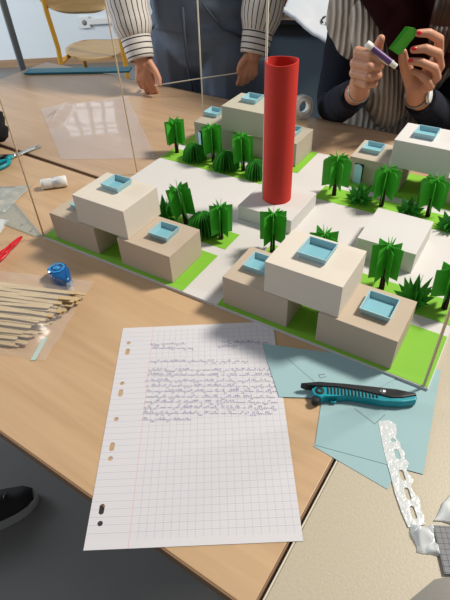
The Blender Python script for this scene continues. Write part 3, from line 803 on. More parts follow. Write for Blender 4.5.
# ------------------------------------------------------------------ yellow framed school chair
def school_chair(label, loc, yaw):
    t = thing('school_chair', label, 'chair', loc, yaw, 'school chairs')
    def slab(w, d, th, curve, back=False):
        bm = new(); nx, ny = 16, 12; T = []; Bm = []
        for j in range(ny+1):
            a, b = [], []
            for i in range(nx+1):
                u = -1+2*i/nx; v = -1+2*j/ny
                k = (1-abs(u)**4*.0); ww = w/2*(1-.30*abs(v)**2.5); dd = d/2*(1-.30*abs(u)**3)
                x, y = u*ww, v*dd; z = -curve*(1-u*u)
                a.append(bm.verts.new((x, y, z+th/2))); b.append(bm.verts.new((x, y, z-th/2)))
            T.append(a); Bm.append(b)
        for j in range(ny):
            for i in range(nx):
                face(bm, [T[j][i], T[j][i+1], T[j+1][i+1], T[j+1][i]], 0, True); face(bm, [Bm[j][i], Bm[j+1][i], Bm[j+1][i+1], Bm[j][i+1]], 0, True)
        for j in range(ny):
            for i in (0, nx): face(bm, [T[j][i], T[j+1][i], Bm[j+1][i], Bm[j][i]])
        for i in range(nx):
            for j in (0, ny): face(bm, [T[j][i], T[j][i+1], Bm[j][i+1], Bm[j][i]])
        return bm
    bm = slab(40, 38, 1.1, 1.4); bmesh.ops.translate(bm, vec=(0, 0, 45), verts=bm.verts); finish('seat', bm, plywood, t)
    bm = slab(39, 19, 1.0, 2.2); bmesh.ops.transform(bm, matrix=Matrix.Translation((0, -23.8, 75.5)) @ Matrix.Rotation(rad(98), 4, 'X'), verts=bm.verts); finish('backrest', bm, plywood, t)
    for s_ in (-1, 1):
        bm = new(); tube(bm, [(s_*18.5, -25.5, 1), (s_*18.0, -20, 40), (s_*17.5, -19.5, 50), (s_*17.6, -22.5, 68), (s_*17.0, -24, 82), (s_*15, -24.2, 84)], 1.25, 14); finish('back_post', bm, yellow_paint, t)
        bm = new(); tube(bm, [(s_*18.0, -19, 42.6), (s_*16.5, 10, 42.8), (s_*17, 15, 41), (s_*18, 18, 1)], 1.2, 14); finish('front_leg', bm, yellow_paint, t)
        for y in (-25.5, 18):
            bm = new(); tube(bm, [(s_*(18.5 if y < 0 else 18), y, 0), (s_*(18.5 if y < 0 else 18), y, 2.5)], 1.5, 12); finish('foot_cap', bm, blackrib, t)
    bm = new(); tube(bm, [(-17, 4, 42.0), (17, 4, 42.0)], .9, 12); finish('cross_bar', bm, yellow_paint, t)
    return t
school_chair('ochre yellow framed plywood chair standing behind the back table at upper left', (-.63, 3.06, 0), rad(-6))
# grey upright pole behind the table's far left corner
t = thing('steel_pole', 'slim grey upright steel pole at the top left before the blue wall', 'pole', (-.646, 1.785, 0))
bm = new(); tube(bm, [(0, 0, 1.5), (0, 0, 170)], 1.1, 16); finish('pole', bm, steel_grey, t)
bm = new(); lathe(bm, [(.01, 2.2), (2, 2.2), (14, 1.0), (15, 0), (.01, 0)], 32); finish('base', bm, steel_grey, t)

# ------------------------------------------------------------------ further table with bags at the top
t2 = table('school_table', 'further beech table at the top carrying the white carrier bag', -12, 70, 0, 50, rad(-20), beech_back, mat('black_edge', (.01, .01, .01), .6), (.235, 2.16), 'school tables', blackrib)
bm = new(); box(bm, -8, 66, 6.2, 7.2, 6, 68.4); finish('modesty_panel', bm, mat('slate_blue_panel', (.085, .115, .15), .6), t2)
bg = new(); N = 22; V = []
Q = [Vector(p) for p in ((27.0, 206, 5.5), (45.5, 193, -6.0), (60, 213, 7.5), (33, 222, 9.5))]
for j in range(N+1):
    row = []
    for i in range(N+1):
        u, v = i/N, j/N
        q = Q[0]*(1-u)*(1-v) + Q[1]*u*(1-v) + Q[2]*u*v + Q[3]*(1-u)*v
        row.append(bg.verts.new((q.x-40, q.y-208, q.z + 1.1*noise.noise(Vector((q.x*.14, q.y*.14, 5))) + .5*noise.noise(Vector((q.x*.5, q.y*.4, 5))) + 1.5*math.sin(u*math.pi)*math.sin(v*math.pi))))
    V.append(row)
for j in range(N):
    for i in range(N): face(bg, [V[j][i], V[j][i+1], V[j+1][i+1], V[j+1][i]], 0, True)
tb_ = thing('carrier_bag', 'white polythene carrier bag with black lettering on the further table', 'bag', W(40, 208, 0))
o = finish('bag_skin', bg, white_bag, tb_, recalc=False)
sol = o.modifiers.new('thick', 'SOLIDIFY'); sol.thickness = .012
# black printed glyphs, draped on the skin
bm = new()
def bagpt(u, v):
    q = Q[0]*(1-u)*(1-v) + Q[1]*u*(1-v) + Q[2]*u*v + Q[3]*(1-u)*v
    return Vector((q.x-40, q.y-208, q.z + .75 + 1.1*noise.noise(Vector((q.x*.14, q.y*.14, 5))) + .5*noise.noise(Vector((q.x*.5, q.y*.4, 5))) + 1.5*math.sin(u*math.pi)*math.sin(v*math.pi)))
def glyph(cu_, cv_, pts):
    for a, b in zip(pts, pts[1:]):
        tube(bm, [bagpt(cu_+a[0]*.09, cv_+a[1]*.11), bagpt(cu_+b[0]*.09, cv_+b[1]*.11)], .28, 6)
glyph(.60, .22, [(.5, 1), (.1, .7), (.1, .3), (.5, 0)])
glyph(.68, .22, [(.0, 1), (.5, .9), (.5, .6), (.2, .5), (.5, .4), (.5, .1), (0, 0)])
glyph(.76, .22, [(.5, 1), (.1, .7), (.1, .3), (.5, 0)])
finish('lettering', bm, blackp, tb_)
# red lump and yellow lump on the further table
def cloth_lump(name, label, cat, c, r, m, seed):
    bm = new(); ball(bm, (0, 0, r[2]*.85), r, 28, 18)
    for v in bm.verts:
        v.co += v.co.normalized()*(noise.noise(v.co*.28+Vector((seed, 0, 0)))*1.4+noise.noise(v.co*.8)*.4); v.co.z = max(0, v.co.z)
    return tag(finish(name, bm, m, loc=W(*c)), label, cat)
cloth_lump('pencil_pouch', 'red cloth pencil pouch on the further table behind the red tower', 'pouch', (25, 222, 0.1), (8, 4.5, 3.4), mat('red_fabric', (.30, .02, .015), .8), 3)
cloth_lump('yellow_pouch', 'pale yellow pouch on the further table behind the white bag', 'pouch', (49, 232, 0.1), (6, 5, 5), mat('pale_yellow_fabric', (.45, .42, .12), .7), 5)
# black bag on the floor under the further table
cloth_lump('black_backpack', 'black bag standing on the floor under the further table edge', 'bag', (22, 203, -75), (9, 7, 32), black_fuzz, 8)

# ------------------------------------------------------------------ people
def V3(*a): return Vector(a)
def hand_from_frame(bm, wrist, d, s_, nrm, curl, thumb, spread=.12, size=1.0, wr=1.9):
    """wrist point, d wrist->knuckles, s_ index->pinky, nrm out of the back of the hand"""
    d = Vector(d).normalized(); s_ = Vector(s_); s_ = (s_ - d*s_.dot(d)).normalized(); n_ = s_.cross(d); 
    if n_.dot(Vector(nrm)) < 0: n_ = -n_
    w = Vector(wrist); tips = []
    base = [(-2.7, 8.2), (-.9, 8.6), (.9, 8.2), (2.5, 7.4)]
    lens = [(3.9, 2.3, 2.0), (4.3, 2.6, 2.1), (3.9, 2.4, 2.0), (3.0, 1.8, 1.7)]
    rr = [(.92, .84, .78, .66), (.94, .86, .79, .66), (.9, .82, .75, .63), (.8, .72, .66, .56)]
    K = []
    for i in range(4):
        k = w + (s_*base[i][0] + d*base[i][1])*size; K.append(k)
        limb(bm, [w + s_*base[i][0]*.45*size + d*1.0, (w + k)/2 + n_*.1, k], [1.35*size, 1.25*size, 1.0*size])
        dirv = (d + s_*spread*(i-1.5)).normalized(); P = [k]; ang = 0
        for j in range(3):
            ang += rad(curl[i][j]); 
            v = dirv*math.cos(ang) - n_*math.sin(ang); P.append(P[-1] + v*lens[i][j]*size)
        limb(bm, P, [x*size for x in rr[i]]); tips.append((P[-1], v, -dirv*math.sin(ang)*-1, n_*math.cos(ang)+dirv*math.sin(ang)))
    T = [Vector(p) for p in thumb]
    limb(bm, T, [1.35*size, 1.15*size, .98*size, .75*size][:len(T)])
    limb(bm, [w, T[0]], [1.6*size, 1.35*size])
    limb(bm, [w - d*1.5, w + d*1.5], [wr, wr])
    return tips
def nails(parent, tips, m, size=1.0, origin=Vector()):
    for p, v, _, nn in tips:
        bm = new(); mm = Matrix((v.cross(nn).normalized(), v.normalized(), nn.normalized())).transposed().to_4x4()
        ball(bm, p + nn*.42*size + v*.1 - origin, (.45*size, .62*size, .18*size), 12, 8, m=mm); finish('nail', bm, m, parent)
def head(bm, c, face_dir, r=1.0):
    c = Vector(c); f = Vector(face_dir).normalized(); s_ = f.cross(Vector((0, 0, 1))).normalized()
    m = Matrix((s_, f, Vector((0, 0, 1)))).transposed().to_4x4()
    ball(bm, c + V3(0, 0, 2), (7.4, 9.2, 9.4), 28, 20, m=m); ball(bm, c + f*2.2 - V3(0, 0, 5), (5.4, 6.0, 6.4), 24, 16, m=m)
    limb(bm, [c + f*8.6 + V3(0, 0, 1), c + f*10.2 - V3(0, 0, 2.8)], [.8, 1.3])
    for q in (-1, 1):
        ball(bm, c + s_*q*7.5 - V3(0, 0, .6), (.9, 1.7, 2.9), 12, 10, m=m)
        ball(bm, c + f*8.3 + s_*q*3.2 + V3(0, 0, 2.6), (2.2, .7, .5), 10, 8, m=m)
    ball(bm, c + f*8.2 - V3(0, 0, 6.2), (2.3, .8, .55), 12, 8, m=m); ball(bm, c + f*8.0 - V3(0, 0, 7.3), (2.0, .9, .6), 12, 8, m=m)
    return s_, f
def face_parts(parent, c, face_dir, hair_pts, m_hair, origin):
    c = Vector(c)-origin; f = Vector(face_dir).normalized(); s_ = f.cross(Vector((0, 0, 1))).normalized()
    m = Matrix((s_, f, Vector((0, 0, 1)))).transposed().to_4x4()
    for q in (-1, 1):
        bm = new(); ball(bm, c + f*8.0 + s_*q*3.1 + V3(0, 0, 1.2), (1.35, .9, .75), 14, 10, m=m); finish('eye', bm, mat('eye_white', (.8, .78, .75), .2), parent)
        bm = new(); ball(bm, c + f*8.75 + s_*q*3.1 + V3(0, 0, 1.2), (.5, .3, .5), 12, 8, m=m); finish('iris', bm, blackp, parent)
    bm = new(); ball(bm, c + f*8.8 - V3(0, 0, 6.6), (2.2, .5, .7), 14, 8, m=m); finish('lips', bm, mat('lips', (.5, .14, .12), .5), parent)
    bm = new(); ball(bm, c - f*1.3 + V3(0, 0, 4), (8.4, 9.4, 9.2), 28, 20, m=m)
    for pts, rr in hair_pts(c, f, s_): limb(bm, pts, rr)
    o = finish('hair', bm, m_hair, parent); remesh(o, .5, 5)

# ---- standing person in jeans, holding a thin stick in both hands
O1 = Vector((-2, 155, -75))
p1 = thing('person', 'standing person in blue jeans and striped shirt holding a thin white stick', 'person', W(*O1))
def L1(p): return Vector(p) - O1
ax = V3(.90, -.436, 0); fw = V3(-.436, -.90, 0); hip = V3(-1.6, 155, 0)
bm = new()
shL, shR = hip - ax*17 + V3(0, 0, 60), hip + ax*17 + V3(0, 0, 60)
limb(bm, [L1(hip + V3(0, 1.5, 13)), L1(hip + V3(0, 0, 20)), L1(hip + V3(0, 0, 42)), L1(hip + V3(0, 0, 58)), L1(hip + V3(0, 0, 70)), L1(hip + fw*1.5 + V3(0, 0, 76))], [8.0, 8.2, 10, 9.5, 5.2, 5.2])
limb(bm, [L1(shL), L1(shR)], [5.5, 5.5])
hd1 = hip + fw*2.5 + V3(0, 0, 85); head(bm, L1(hd1), fw + V3(0, 0, -.0))
wl, wr_ = V3(-19.2, 141.3, 9.9), V3(10.9, 136.4, 11.2)
elL, elR = V3(-23.5, 151, 33), V3(17.0, 145, 34.5)
limb(bm, [L1(shL), L1(elL), L1(wl)], [4.6, 3.6, 2.3]); limb(bm, [L1(shR), L1(elR), L1(wr_)], [4.6, 3.6, 2.3])
for s_ in (-1, 1):
    h0 = hip + ax*8.2*s_; limb(bm, [L1(h0 + V3(0, 0, 3)), L1(h0 + V3(0, 1, -32)), L1(h0 + V3(0, 2.5, -69))], [7.6, 5.2, 3.6]); limb(bm, [L1(h0 + V3(0, 2.5, -71)), L1(h0 + fw*13 + V3(0, 0, -72.5))], [3, 2.2])
tips1 = hand_from_frame(bm, L1(wl), (.10, -.22, -.97), (-1, .1, 0), (-.1, -1, .2), [(28, 38, 22), (30, 40, 25), (34, 42, 25), (38, 42, 25)],
    [L1(V3(-17.0, 140.3, 8.4)), L1(V3(-15.4, 138.8, 6.3)), L1(V3(-14.6, 137.9, 4.6)), L1(V3(-14.6, 137.2, 3.4))], size=.80, spread=-.02, wr=2.1)
tips2 = hand_from_frame(bm, L1(wr_), (-.28, -.12, -.95), (1, .0, -.3), (0, -1, .25), [(22, 40, 35), (32, 50, 30), (42, 55, 30), (48, 55, 30)],
    [L1(V3(8.8, 135.4, 9.8)), L1(V3(7.4, 135.2, 8.4)), L1(V3(6.8, 135.3, 7.2)), L1(V3(6.6, 135.5, 6.0))], size=.74, spread=-.05, wr=2.1)
o = finish('body', bm, skin1, p1, smooth=True); remesh(o, .28, 6)
face_parts(p1, hd1, fw, lambda c, f, s_: [([c - f*6 + s_*q*6 + V3(0, 0, 3), c - f*6 + s_*q*8 - V3(0, 0, 9), c - f*5 + s_*q*9 - V3(0, 0, 22)], [5, 4.6, 2.5]) for q in (-1, 0, 1)], hair_brown, O1)
# jeans
bm = new()
m = Matrix((ax, -fw, V3(0, 0, 1))).transposed().to_4x4()
ball(bm, L1(hip + V3(0, 0, 11)), (18.3, 11.6, 11.5), 36, 24, m=m); ball(bm, L1(hip + V3(0, 0, 18)), (16.0, 11.3, 9), 36, 24, m=m)
tube(bm, [L1(hip + V3(0, 0, 14)), L1(hip + V3(0, 0, 25.5))], [14.5, 13.4], 32, squash=.78)
for s_ in (-1, 1):
    h0 = hip + ax*8.9*s_; limb(bm, [L1(h0 + fw*1.8 + V3(0, 0, 6)), L1(h0 + fw*1.6 + V3(0, 0, -12)), L1(h0 + V3(0, 1, -32)), L1(h0 + V3(0, 2.5, -67))], [9.6, 9.2, 6.9, 6.0])
for v in bm.verts:
    k = noise.noise(Vector((v.co.x*.07, v.co.y*.07, v.co.z*.30+4)))*1.0; v.co += Vector((v.co.x, v.co.y, 0)).normalized()*k
jn = finish('jeans', bm, denim, p1); remesh(jn, .45, 4)
bm = new(); c = hip + fw*12.4
tube(bm, [L1(c + V3(0, 0, 20)), L1(c + fw*.3 + V3(0, 0, 8)), L1(c - fw*2.0 + V3(0, 0, -3))], .35, 8)
for s_ in (-1, 1):
    tube(bm, [L1(hip + ax*s_*5 + fw*11.2 + V3(0, 0, 21)), L1(hip + ax*s_*10 + fw*10.0 + V3(0, 0, 15)), L1(hip + ax*s_*15.6 + fw*6.5 + V3(0, 0, 12))], .3, 8)
finish('seam', bm, denim_dark, jn)
for s_ in (-1, 1):
    h0 = hip + ax*8.2*s_; bm = new()
    limb(bm, [L1(h0 + V3(0, 2.5, -71.3)), L1(h0 + fw*8 + V3(0, 0, -71.6)), L1(h0 + fw*15 + V3(0, 0, -72.2))], [3.6, 3.6, 2.7])
    o = finish('shoe', bm, blackp, p1); remesh(o, .5, 4)
# shirt: torso plus sleeves as swept tubes with stripes running along the cloth
bm = new(); P_ = [L1(hip + V3(0, 0, z)) for z in (23, 30, 40, 52, 60, 66)]
tube(bm, P_, [14.2, 14.6, 16.5, 17.5, 15.5, 7], 48, uv=True, squash=.68)
shirt = finish('shirt', bm, shirt_white, p1)
def bez(ps, n=14):
    out = []
    for i in range(len(ps)-1):
        for k in range(n): out.append(Vector(ps[i]).lerp(Vector(ps[i+1]), k/n))
    out.append(Vector(ps[-1]))
    for _ in range(6):
        out = [out[0]] + [(out[i-1]+out[i]*2+out[i+1])/4 for i in range(1, len(out)-1)] + [out[-1]]
    return out
def sleeve(bm, pts, r0, r1, seed, cuff_r, wr=.5):
    path = bez(pts); n = len(path); R = []
    for i in range(n):
        f = i/(n-1); r = r0 + (r1-r0)*f
        r += wr*noise.noise(Vector((i*.55, seed, 0)))
        if f > .93: r = r*(1-(f-.93)/.07*.25)
        R.append(r)
    tube(bm, path, R, 28, uv=True)
for (sh, el, w_, sd) in ((shL, elL, wl, 1), (shR, elR, wr_, 5)):
    sh, el, w_ = Vector(sh), Vector(el), Vector(w_); dirw = (w_-el).normalized()
    bm = new(); end = w_ - dirw*3.6
    sleeve(bm, [L1(sh + V3(0, 0, 1)), L1(el), L1(end)], 6.8, 5.0, sd, 3.8)
    finish('sleeve', bm, shirt_white, p1)
    bm = new(); tube(bm, [L1(w_ - dirw*5.2), L1(w_ - dirw*4.2), L1(w_ + dirw*.4), L1(w_ + dirw*1.2)], [3.7, 4.0, 3.6, 3.45], 32, uv=True, caps=False)
    cf = finish('cuff', bm, cuff_cloth, p1); cf.modifiers.new('thick', 'SOLIDIFY').thickness = .002
rod('thin_white_stick', 'thin white stick held level between both hands of the person in jeans', (-16.0, 137.3, 3.3), (9.2, 135.9, 6.1), .14, skewer_white, None, 'stick', False)

# ---- seated person in navy sleeves holding a green paper piece and a glue stick
O2 = Vector((47, 130, -75))
p2 = thing('person', 'seated person in ribbed beige knit and navy sleeves holding green paper and a glue stick', 'person', W(*O2))
def L2(p): return Vector(p) - O2
ax = V3(.90, -.436, 0); fw = V3(-.436, -.90, 0); pel = V3(49, 133, -22)
sL, sR = V3(35.5, 136.0, 26.5), V3(64, 121, 26.5); nk = V3(47.5, 129, 33)
eL, eR = V3(29.2, 121.5, 0.6), V3(56, 117, -2.0)
w1, w2 = V3(30.8, 106.2, 10.2), V3(43.2, 105.6, 8.8)
bm = new()
limb(bm, [L2(pel), L2(pel + V3(0, -1, 20)), L2(V3(48, 130, 18)), L2(nk), L2(nk + fw*2 + V3(0, 0, 9))], [13, 10.5, 11.5, 5.5, 5])
limb(bm, [L2(sL), L2(sR)], [5.5, 5.5])
hd2 = nk + fw*4 + V3(0, 0, 17.5); head(bm, L2(hd2), fw + V3(0, 0, -.25))
limb(bm, [L2(sL), L2(eL), L2(w1)], [4.5, 3.5, 2.2]); limb(bm, [L2(sR), L2(eR), L2(w2)], [4.5, 3.5, 2.2])
kn = [pel + fw*42 + ax*s_*10 + V3(0, 0, -2) for s_ in (-1, 1)]
for s_, k in zip((-1, 1), kn):
    limb(bm, [L2(pel + ax*s_*8 + V3(0, 0, -3)), L2(k), L2(V3(k.x, k.y, -68)), L2(V3(k.x, k.y, -71.5) + fw*12)], [7.8, 5.4, 3.4, 2.3])
# her right hand: fist round the glue stick, drawn joint by joint
def finger(pts, r): limb(bm, [L2(V3(*p)) for p in pts], r)
limb(bm, [L2(w1), L2(V3(30.4, 105.2, 12.2))], [2.2, 2.1])
for k_, kk in enumerate(((28.7, 103.6, 18.9), (28.2, 103.0, 17.0), (28.3, 102.9, 15.1), (29.0, 103.2, 13.4))):
    limb(bm, [L2(V3(30.6, 105.4, 12.0)), L2(V3((30.6+kk[0])/2+.5, 104.6, (12+kk[2])/2)), L2(V3(*kk))], [1.8, 1.45, 1.0])
finger([(28.7, 103.6, 18.9), (30.6, 101.0, 19.0), (32.6, 100.9, 18.3), (33.9, 101.3, 17.7)], [.95, .9, .8, .68])
finger([(28.2, 103.0, 17.0), (30.4, 100.2, 17.1), (32.9, 101.2, 16.8), (33.6, 103.0, 16.9)], [.97, .92, .84, .7])
finger([(28.3, 102.9, 15.1), (30.4, 100.2, 15.1), (32.8, 101.2, 14.9), (33.3, 103.0, 15.0)], [.95, .9, .82, .68])
finger([(29.0, 103.2, 13.4), (30.7, 101.0, 13.2), (32.5, 101.8, 13.1), (32.7, 103.2, 13.2)], [.85, .8, .74, .62])
finger([(31.2, 105.4, 13.6), (32.4, 105.3, 16.6), (32.9, 104.6, 19.3), (32.9, 103.6, 21.0)], [1.5, 1.2, 1.0, .8])
# her left hand
limb(bm, [L2(w2), L2(V3(42.6, 104.8, 11.0))], [2.3, 2.3])
for kk in ((45.3, 104.2, 17.2), (45.6, 103.2, 15.4), (45.2, 102.6, 13.5), (44.2, 102.4, 11.9)):
    limb(bm, [L2(V3(42.8, 105.0, 10.6)), L2(V3((42.8+kk[0])/2, 104.2, (10.6+kk[2])/2)), L2(V3(*kk))], [1.9, 1.55, 1.05])
finger([(45.3, 104.2, 17.2), (43.9, 102.4, 20.7), (41.4, 101.8, 22.0), (39.3, 101.8, 22.1)], [1.0, .92, .84, .7])
finger([(45.6, 103.2, 15.4), (43.6, 100.8, 18.6), (41.0, 100.7, 19.6), (38.9, 101.4, 19.3)], [1.0, .94, .86, .72])
finger([(45.2, 102.6, 13.5), (43.2, 100.0, 16.2), (40.6, 100.2, 17.3), (38.7, 101.2, 17.3)], [.97, .9, .83, .7])
finger([(44.2, 102.4, 11.9), (42.6, 100.2, 13.6), (41.0, 100.6, 14.9), (39.9, 101.8, 15.2)], [.88, .8, .74, .62])
finger([(41.6, 105.4, 11.6), (39.8, 105.0, 14.4), (38.4, 104.2, 16.6), (37.6, 103.3, 18.4)], [1.6, 1.3, 1.05, .82])
o = finish('body', bm, skin2, p2, smooth=True); remesh(o, .2, 6)
# nails
def nail(p, v, nn, m, s_=.8):
    v = Vector(v).normalized(); nn = Vector(nn); nn = (nn - v*nn.dot(v)).normalized()
    mm = Matrix((v.cross(nn), v, nn)).transposed().to_4x4(); bm = new(); ball(bm, L2(V3(*p)) + nn*.45, (.45*s_, .62*s_, .28*s_), 12, 8, m=mm); finish('nail', bm, m, p2)
nail((39.3, 101.6, 22.15), (-1, 0, 0), (0, -1, .3), nail_red); nail((38.9, 101.2, 19.45), (-1, .2, 0), (0, -1, .5), nail_red); nail((38.6, 101.0, 17.4), (-1, .3, 0), (0, -1, .4), nail_red)
nail((33.9, 101.1, 17.8), (1, 0, -.3), (.1, -1, .2), nail_dark)
# knit garment, sleeves, scarf, hair
bm = new(); m = Matrix((ax, -fw, V3(0, 0, 1))).transposed().to_4x4()
ball(bm, L2(V3(49.5, 130, 14)), (16.5, 13, 16), 36, 24, m=m); ball(bm, L2(V3(50.5, 131.5, -6)), (16, 13.5, 20), 36, 24, m=m)
limb(bm, [L2(sL), L2(nk - V3(0, 0, 4)), L2(sR)], [6.6, 7.5, 6.6])
limb(bm, [L2(sL + V3(0, -3, 2)), L2(V3(33.2, 128.5, 19)), L2(V3(33.6, 126, 14.5))], [6.5, 6.2, 4.6])
limb(bm, [L2(sR + V3(-1, -3, 2)), L2(V3(59.5, 113.5, 13))], [6.5, 5.0])
kt = finish('knit_vest', bm, knit, p2); remesh(kt, .6, 6)
# scarf end hanging between the hands
bm = new()
limb(bm, [L2(V3(35.0, 124, 20)), L2(V3(37.5, 119.5, 12)), L2(V3(39.5, 115.5, 4.5)), L2(V3(40.5, 114.5, 1.8))], [4.2, 4.4, 4.2, 3.6])
limb(bm, [L2(V3(41.5, 122, 16)), L2(V3(43.0, 118.5, 8)), L2(V3(43.5, 116.5, 3))], [4.2, 4.2, 3.6])
o = finish('knit_scarf_end', bm, knit, p2); remesh(o, .5, 6)
for nm_, (sh, el, w_) in (('sleeve', (sL, eL, w1)), ('sleeve', (sR, eR, w2))):
    bm = new(); d_ = (w_-el).normalized(); path = bez([L2(sh - V3(0, 0, 3)), L2(el), L2(w_ - d_*2.5)]); n = len(path)
    tube(bm, path, [5.4 + (3.3-5.4)*(i/(n-1)) + .35*noise.noise(Vector((i*.6, 2, 0))) for i in range(n)], 26)
    finish(nm_, bm, navy, p2)
bm = new()
for k in range(2):
    ring_ = [L2(nk + V3(0, 0, 1.5-k*5)) + (ax*math.cos(a)*(8.5+k*1.5) + fw*(math.sin(a)*(8+k*1.8)+2)) + V3(0, 0, -2.8*math.sin(a)) for a in [2*math.pi*j/20 for j in range(21)]]
    limb(bm, ring_, 4.0)
limb(bm, [L2(V3(40.0, 119, 25)), L2(V3(41.5, 113.5, 20.5)), L2(V3(42.5, 112.5, 16))], [5.5, 5.2, 4.4])
limb(bm, [L2(V3(47.0, 116, 25)), L2(V3(47.5, 111.5, 20.5)), L2(V3(47, 111.5, 14))], [5.6, 5.2, 4.2])
limb(bm, [L2(V3(36.0, 122, 27)), L2(V3(38.5, 115.5, 23))], [4.4, 4.2])
o = finish('burgundy_scarf', bm, burgundy, p2); remesh(o, .5, 6); o['label'] = 'dark burgundy scarf'
face_parts(p2, hd2, fw + V3(0, 0, -.25), lambda c, f, s_: [([c - f*5 + s_*q*6 + V3(0, 0, 2), c - f*3 + s_*q*9 - V3(0, 0, 12), c + f*2 + s_*q*10.5 - V3(0, 0, 26), c + f*7 + s_*q*10 - V3(0, 0, 36)], [5, 4.6, 4.2, 2.0]) for q in (-1, 0, 1)] , hair_brown, O2)
bm = new()
for k in range(9):
    x = 44.0 + k*.9; limb(bm, [L2(V3(x+4.6, 114-k*.3, 42)), L2(V3(x+1.4, 108.5-k*.2, 29)), L2(V3(x+.4, 107-k*.2, 22)), L2(V3(x+.6, 106.5, 16.5+k*.2))], [1.3, 1.35, 1.1, .4])
o = finish('hair_lock', bm, hair_brown, p2)
# trousers and shoes
bm = new()
for s_, k in zip((-1, 1), kn):
    limb(bm, [L2(pel + ax*s_*8 + V3(0, 0, -1)), L2(k), L2(V3(k.x, k.y, -66))], [9.2, 7.2, 5.2])
limb(bm, [L2(pel - ax*7), L2(pel + ax*7)], [12, 12])
o = finish('trousers', bm, navy, p2); remesh(o, .7, 4)
for s_, k in zip((-1, 1), kn):
    bm = new(); limb(bm, [L2(V3(k.x, k.y, -71)), L2(V3(k.x, k.y, -71.4) + fw*7), L2(V3(k.x, k.y, -72) + fw*14)], [3.8, 3.6, 2.8]); o = finish('shoe', bm, blackp, p2); remesh(o, .5, 4)
# watch and bracelet
wt = thing('wrist_watch', 'round silver faced watch on the wrist of the hand with red nails', 'watch', W(*(w2)))
dv = (w2 - eR).normalized(); s1, u1 = frame_for(dv)
bm = new(); pts = [(s1*math.cos(a) + u1*math.sin(a))*2.42 - dv*.2 for a in [2*math.pi*k/28 for k in range(29)]]; tube(bm, pts, .26, 8, caps=False, squash=1.6); finish('strap', bm, mat('steel_bracelet', (.30, .28, .25), .4, metal=.8), wt)
fd = V3(.80, -.58, .18).normalized(); a_, b_ = frame_for(fd); mm = Matrix((a_, b_, fd)).transposed().to_4x4()
bm = new(); lathe(bm, [(.01, 2.95), (1.45, 2.95), (1.65, 2.8), (1.65, 2.3), (.01, 2.3)], 32, m=mm); finish('case', bm, metal, wt)
bm = new(); lathe(bm, [(.01, 3.0), (1.3, 3.0), (1.35, 2.96)], 32, m=mm); finish('dial', bm, white_plastic, wt)
dv = (w1 - eL).normalized(); s1, u1 = frame_for(dv)
bm = new(); tube(bm, [(s1*math.cos(a) + u1*math.sin(a))*2.3 for a in [2*math.pi*k/32 for k in range(33)]], .12, 8, caps=False)
tag(finish('bracelet', bm, metal, loc=W(*(w1))), 'thin silver bracelet on the wrist of the hand gripping the glue stick', 'bracelet')
# glue stick and green paper piece
gs = thing('glue_stick', 'small white glue stick with purple label held in the seated person\'s fist', 'glue stick', W(32.4, 100.2, 19.0))
d = (V3(35.8, 99.2, 17.0) - V3(29.5, 101.3, 21.2)).normalized(); a_, b_ = frame_for(d); mg = Matrix((a_, b_, d)).transposed().to_4x4()
bm = new(); lathe(bm, [(.01, -3.6), (.62, -3.6), (.68, -3.5), (.68, -2.4), (.6, -2.4), (.6, 2.7), (.52, 2.7), (.52, 3.7), (.01, 3.7)], 28, m=mg); finish('tube', bm, white_plastic, gs)
bm = new(); lathe(bm, [(.62, -2.2), (.62, 2.3)], 28, m=mg); finish('label_wrap', bm, purple_lbl, gs)
bm = new(); box(bm, .30, .65, -.45, .1, -2.0, 2.2, m=mg @ Matrix.Rotation(rad(-60), 4, 'Z')); finish('white_stripe', bm, white_plastic, gs)
gp = thing('green_paper_piece', 'folded green paper piece pinched between fingers with red nails', 'paper', W(36.6, 102.2, 20.6))
for k in range(5):
    bm = new(); m = Matrix.Rotation(rad(-8+4*k), 4, 'Z') @ Matrix.Rotation(rad(4*k-8), 4, 'X') @ Matrix.Translation((.1*k, -.12*k, .05*k))
    prism(bm, [(-2.3, -1.1), (-.2, -2.3), (2.3, 1.6), (1.2, 2.4), (.2, 2.6)], -.03, .03, m=m @ Matrix.Rotation(rad(90), 4, 'X')); finish('leaf', bm, leaf_green, gp)

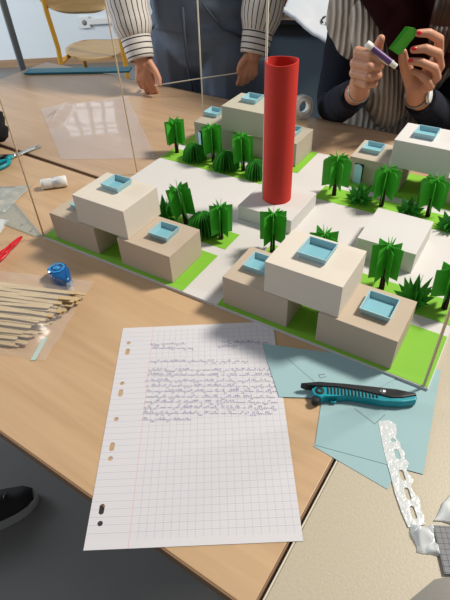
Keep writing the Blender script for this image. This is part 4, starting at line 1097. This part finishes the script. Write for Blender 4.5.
# ------------------------------------------------------------------ sneaker on the floor (worn by the photographer's neighbour, mostly out of frame)
sn = thing('sneaker', 'black sneaker with grey rubber rim on the floor at lower left', 'shoe', W(-62, 58.5, -75), rad(22))
def sole(k=1.0, ext=0):
    P = []
    for j in range(40):
        a = 2*math.pi*j/40; x = math.cos(a)*14.2; y = math.sin(a)*(4.7 + (0.6*math.cos(a)))
        P.append(((x + .0)*k + 0, (y - .5*math.cos(a))*k))
    return P
shape('sole', [(x*1.0-3, y) for x, y in sole(1.0)], 0, 2.6, mat('grey_rubber', (.33, .33, .31), .6), sn, .5)
bm = new(); N_ = 26
for i in range(N_+1): pass
prev = None
for i, f in enumerate([k/14 for k in range(15)]):
    x = -16.4 + 26.6*f; h = 9.5 if f < .35 else 9.5*(1-((f-.35)/.65)**1.3) + 3.2*((f-.35)/.65)**1.3
    if f > .9: h = 3.6 + (1-f)*18
    w_ = 4.1*math.sqrt(max(0.02, 1-((x+3)/13.9)**4)) 
    ringv = [bm.verts.new((x, w_*math.cos(a)*(1 if math.sin(a) < .7 else .8), 2.0 + (h-2.0)*max(0, math.sin(a))**.8)) for a in [math.pi*j/16 for j in range(17)]]
    if prev:
        for j in range(16): face(bm, [prev[j], prev[j+1], ringv[j+1], ringv[j]], 0, True)
    else: face(bm, ringv)
    prev = ringv
face(bm, prev[::-1])
finish('upper', bm, mat('black_canvas', (.012, .011, .012), .75, bump=.4, bump_scale=200), sn)
bm = new()
for k in range(4): tube(bm, [(-3+k*2.2, -2.4, 8.0-k*1.15), (-2.4+k*2.2, 0, 9.4-k*1.1), (-2+k*2.2, 2.4, 8.0-k*1.15)], .3, 8)
finish('laces', bm, blackp, sn)

# ------------------------------------------------------------------ light and camera
def area(name, loc, target, sx, sy, power, col):
    l = bpy.data.lights.new(name, 'AREA'); l.shape = 'RECTANGLE'; l.size = sx; l.size_y = sy; l.energy = power; l.color = col
    o = bpy.data.objects.new(name, l); COL.objects.link(o); o.location = loc
    o.rotation_euler = (Vector(target)-Vector(loc)).to_track_quat('-Z', 'Y').to_euler(); return o
area('ceiling_lamp', W(178, 98, 225), W(5, 75, 0), .42, .42, 104, (1, .94, .84))
area('wall_fill_light', W(-370, 230, 95), W(-60, 330, -10), 1.6, 1.2, 100, (.85, .92, 1))  # added fill light, no window there; brightens the back wall and floor
w = bpy.data.worlds.new('room_light'); S.world = w; w.use_nodes = True
w.node_tree.nodes['Background'].inputs[0].default_value = (.86, .90, .95, 1); w.node_tree.nodes['Background'].inputs[1].default_value = .27

f, p, r, h = 490.13, .7377, -.0516, .4869
F = Vector((0, math.cos(p), -math.sin(p))); Rr = Vector((1, 0, 0)); U = Rr.cross(F)
R2 = Rr*math.cos(r) + U*math.sin(r); U2 = R2.cross(F)
cam = bpy.data.cameras.new('camera'); co = bpy.data.objects.new('camera', cam); COL.objects.link(co)
cam.sensor_fit = 'VERTICAL'; cam.sensor_height = 36; cam.lens = f/600*36; cam.clip_start = .01
mw = Matrix((R2, U2, -F)).transposed().to_4x4(); mw.translation = Vector((0, 0, TZ+h)); co.matrix_world = mw
S.camera = co
S.view_settings.view_transform = 'Standard'; S.view_settings.look = 'None'; S.view_settings.gamma = 1; S.view_settings.use_curve_mapping = False
S.view_settings.exposure = 0
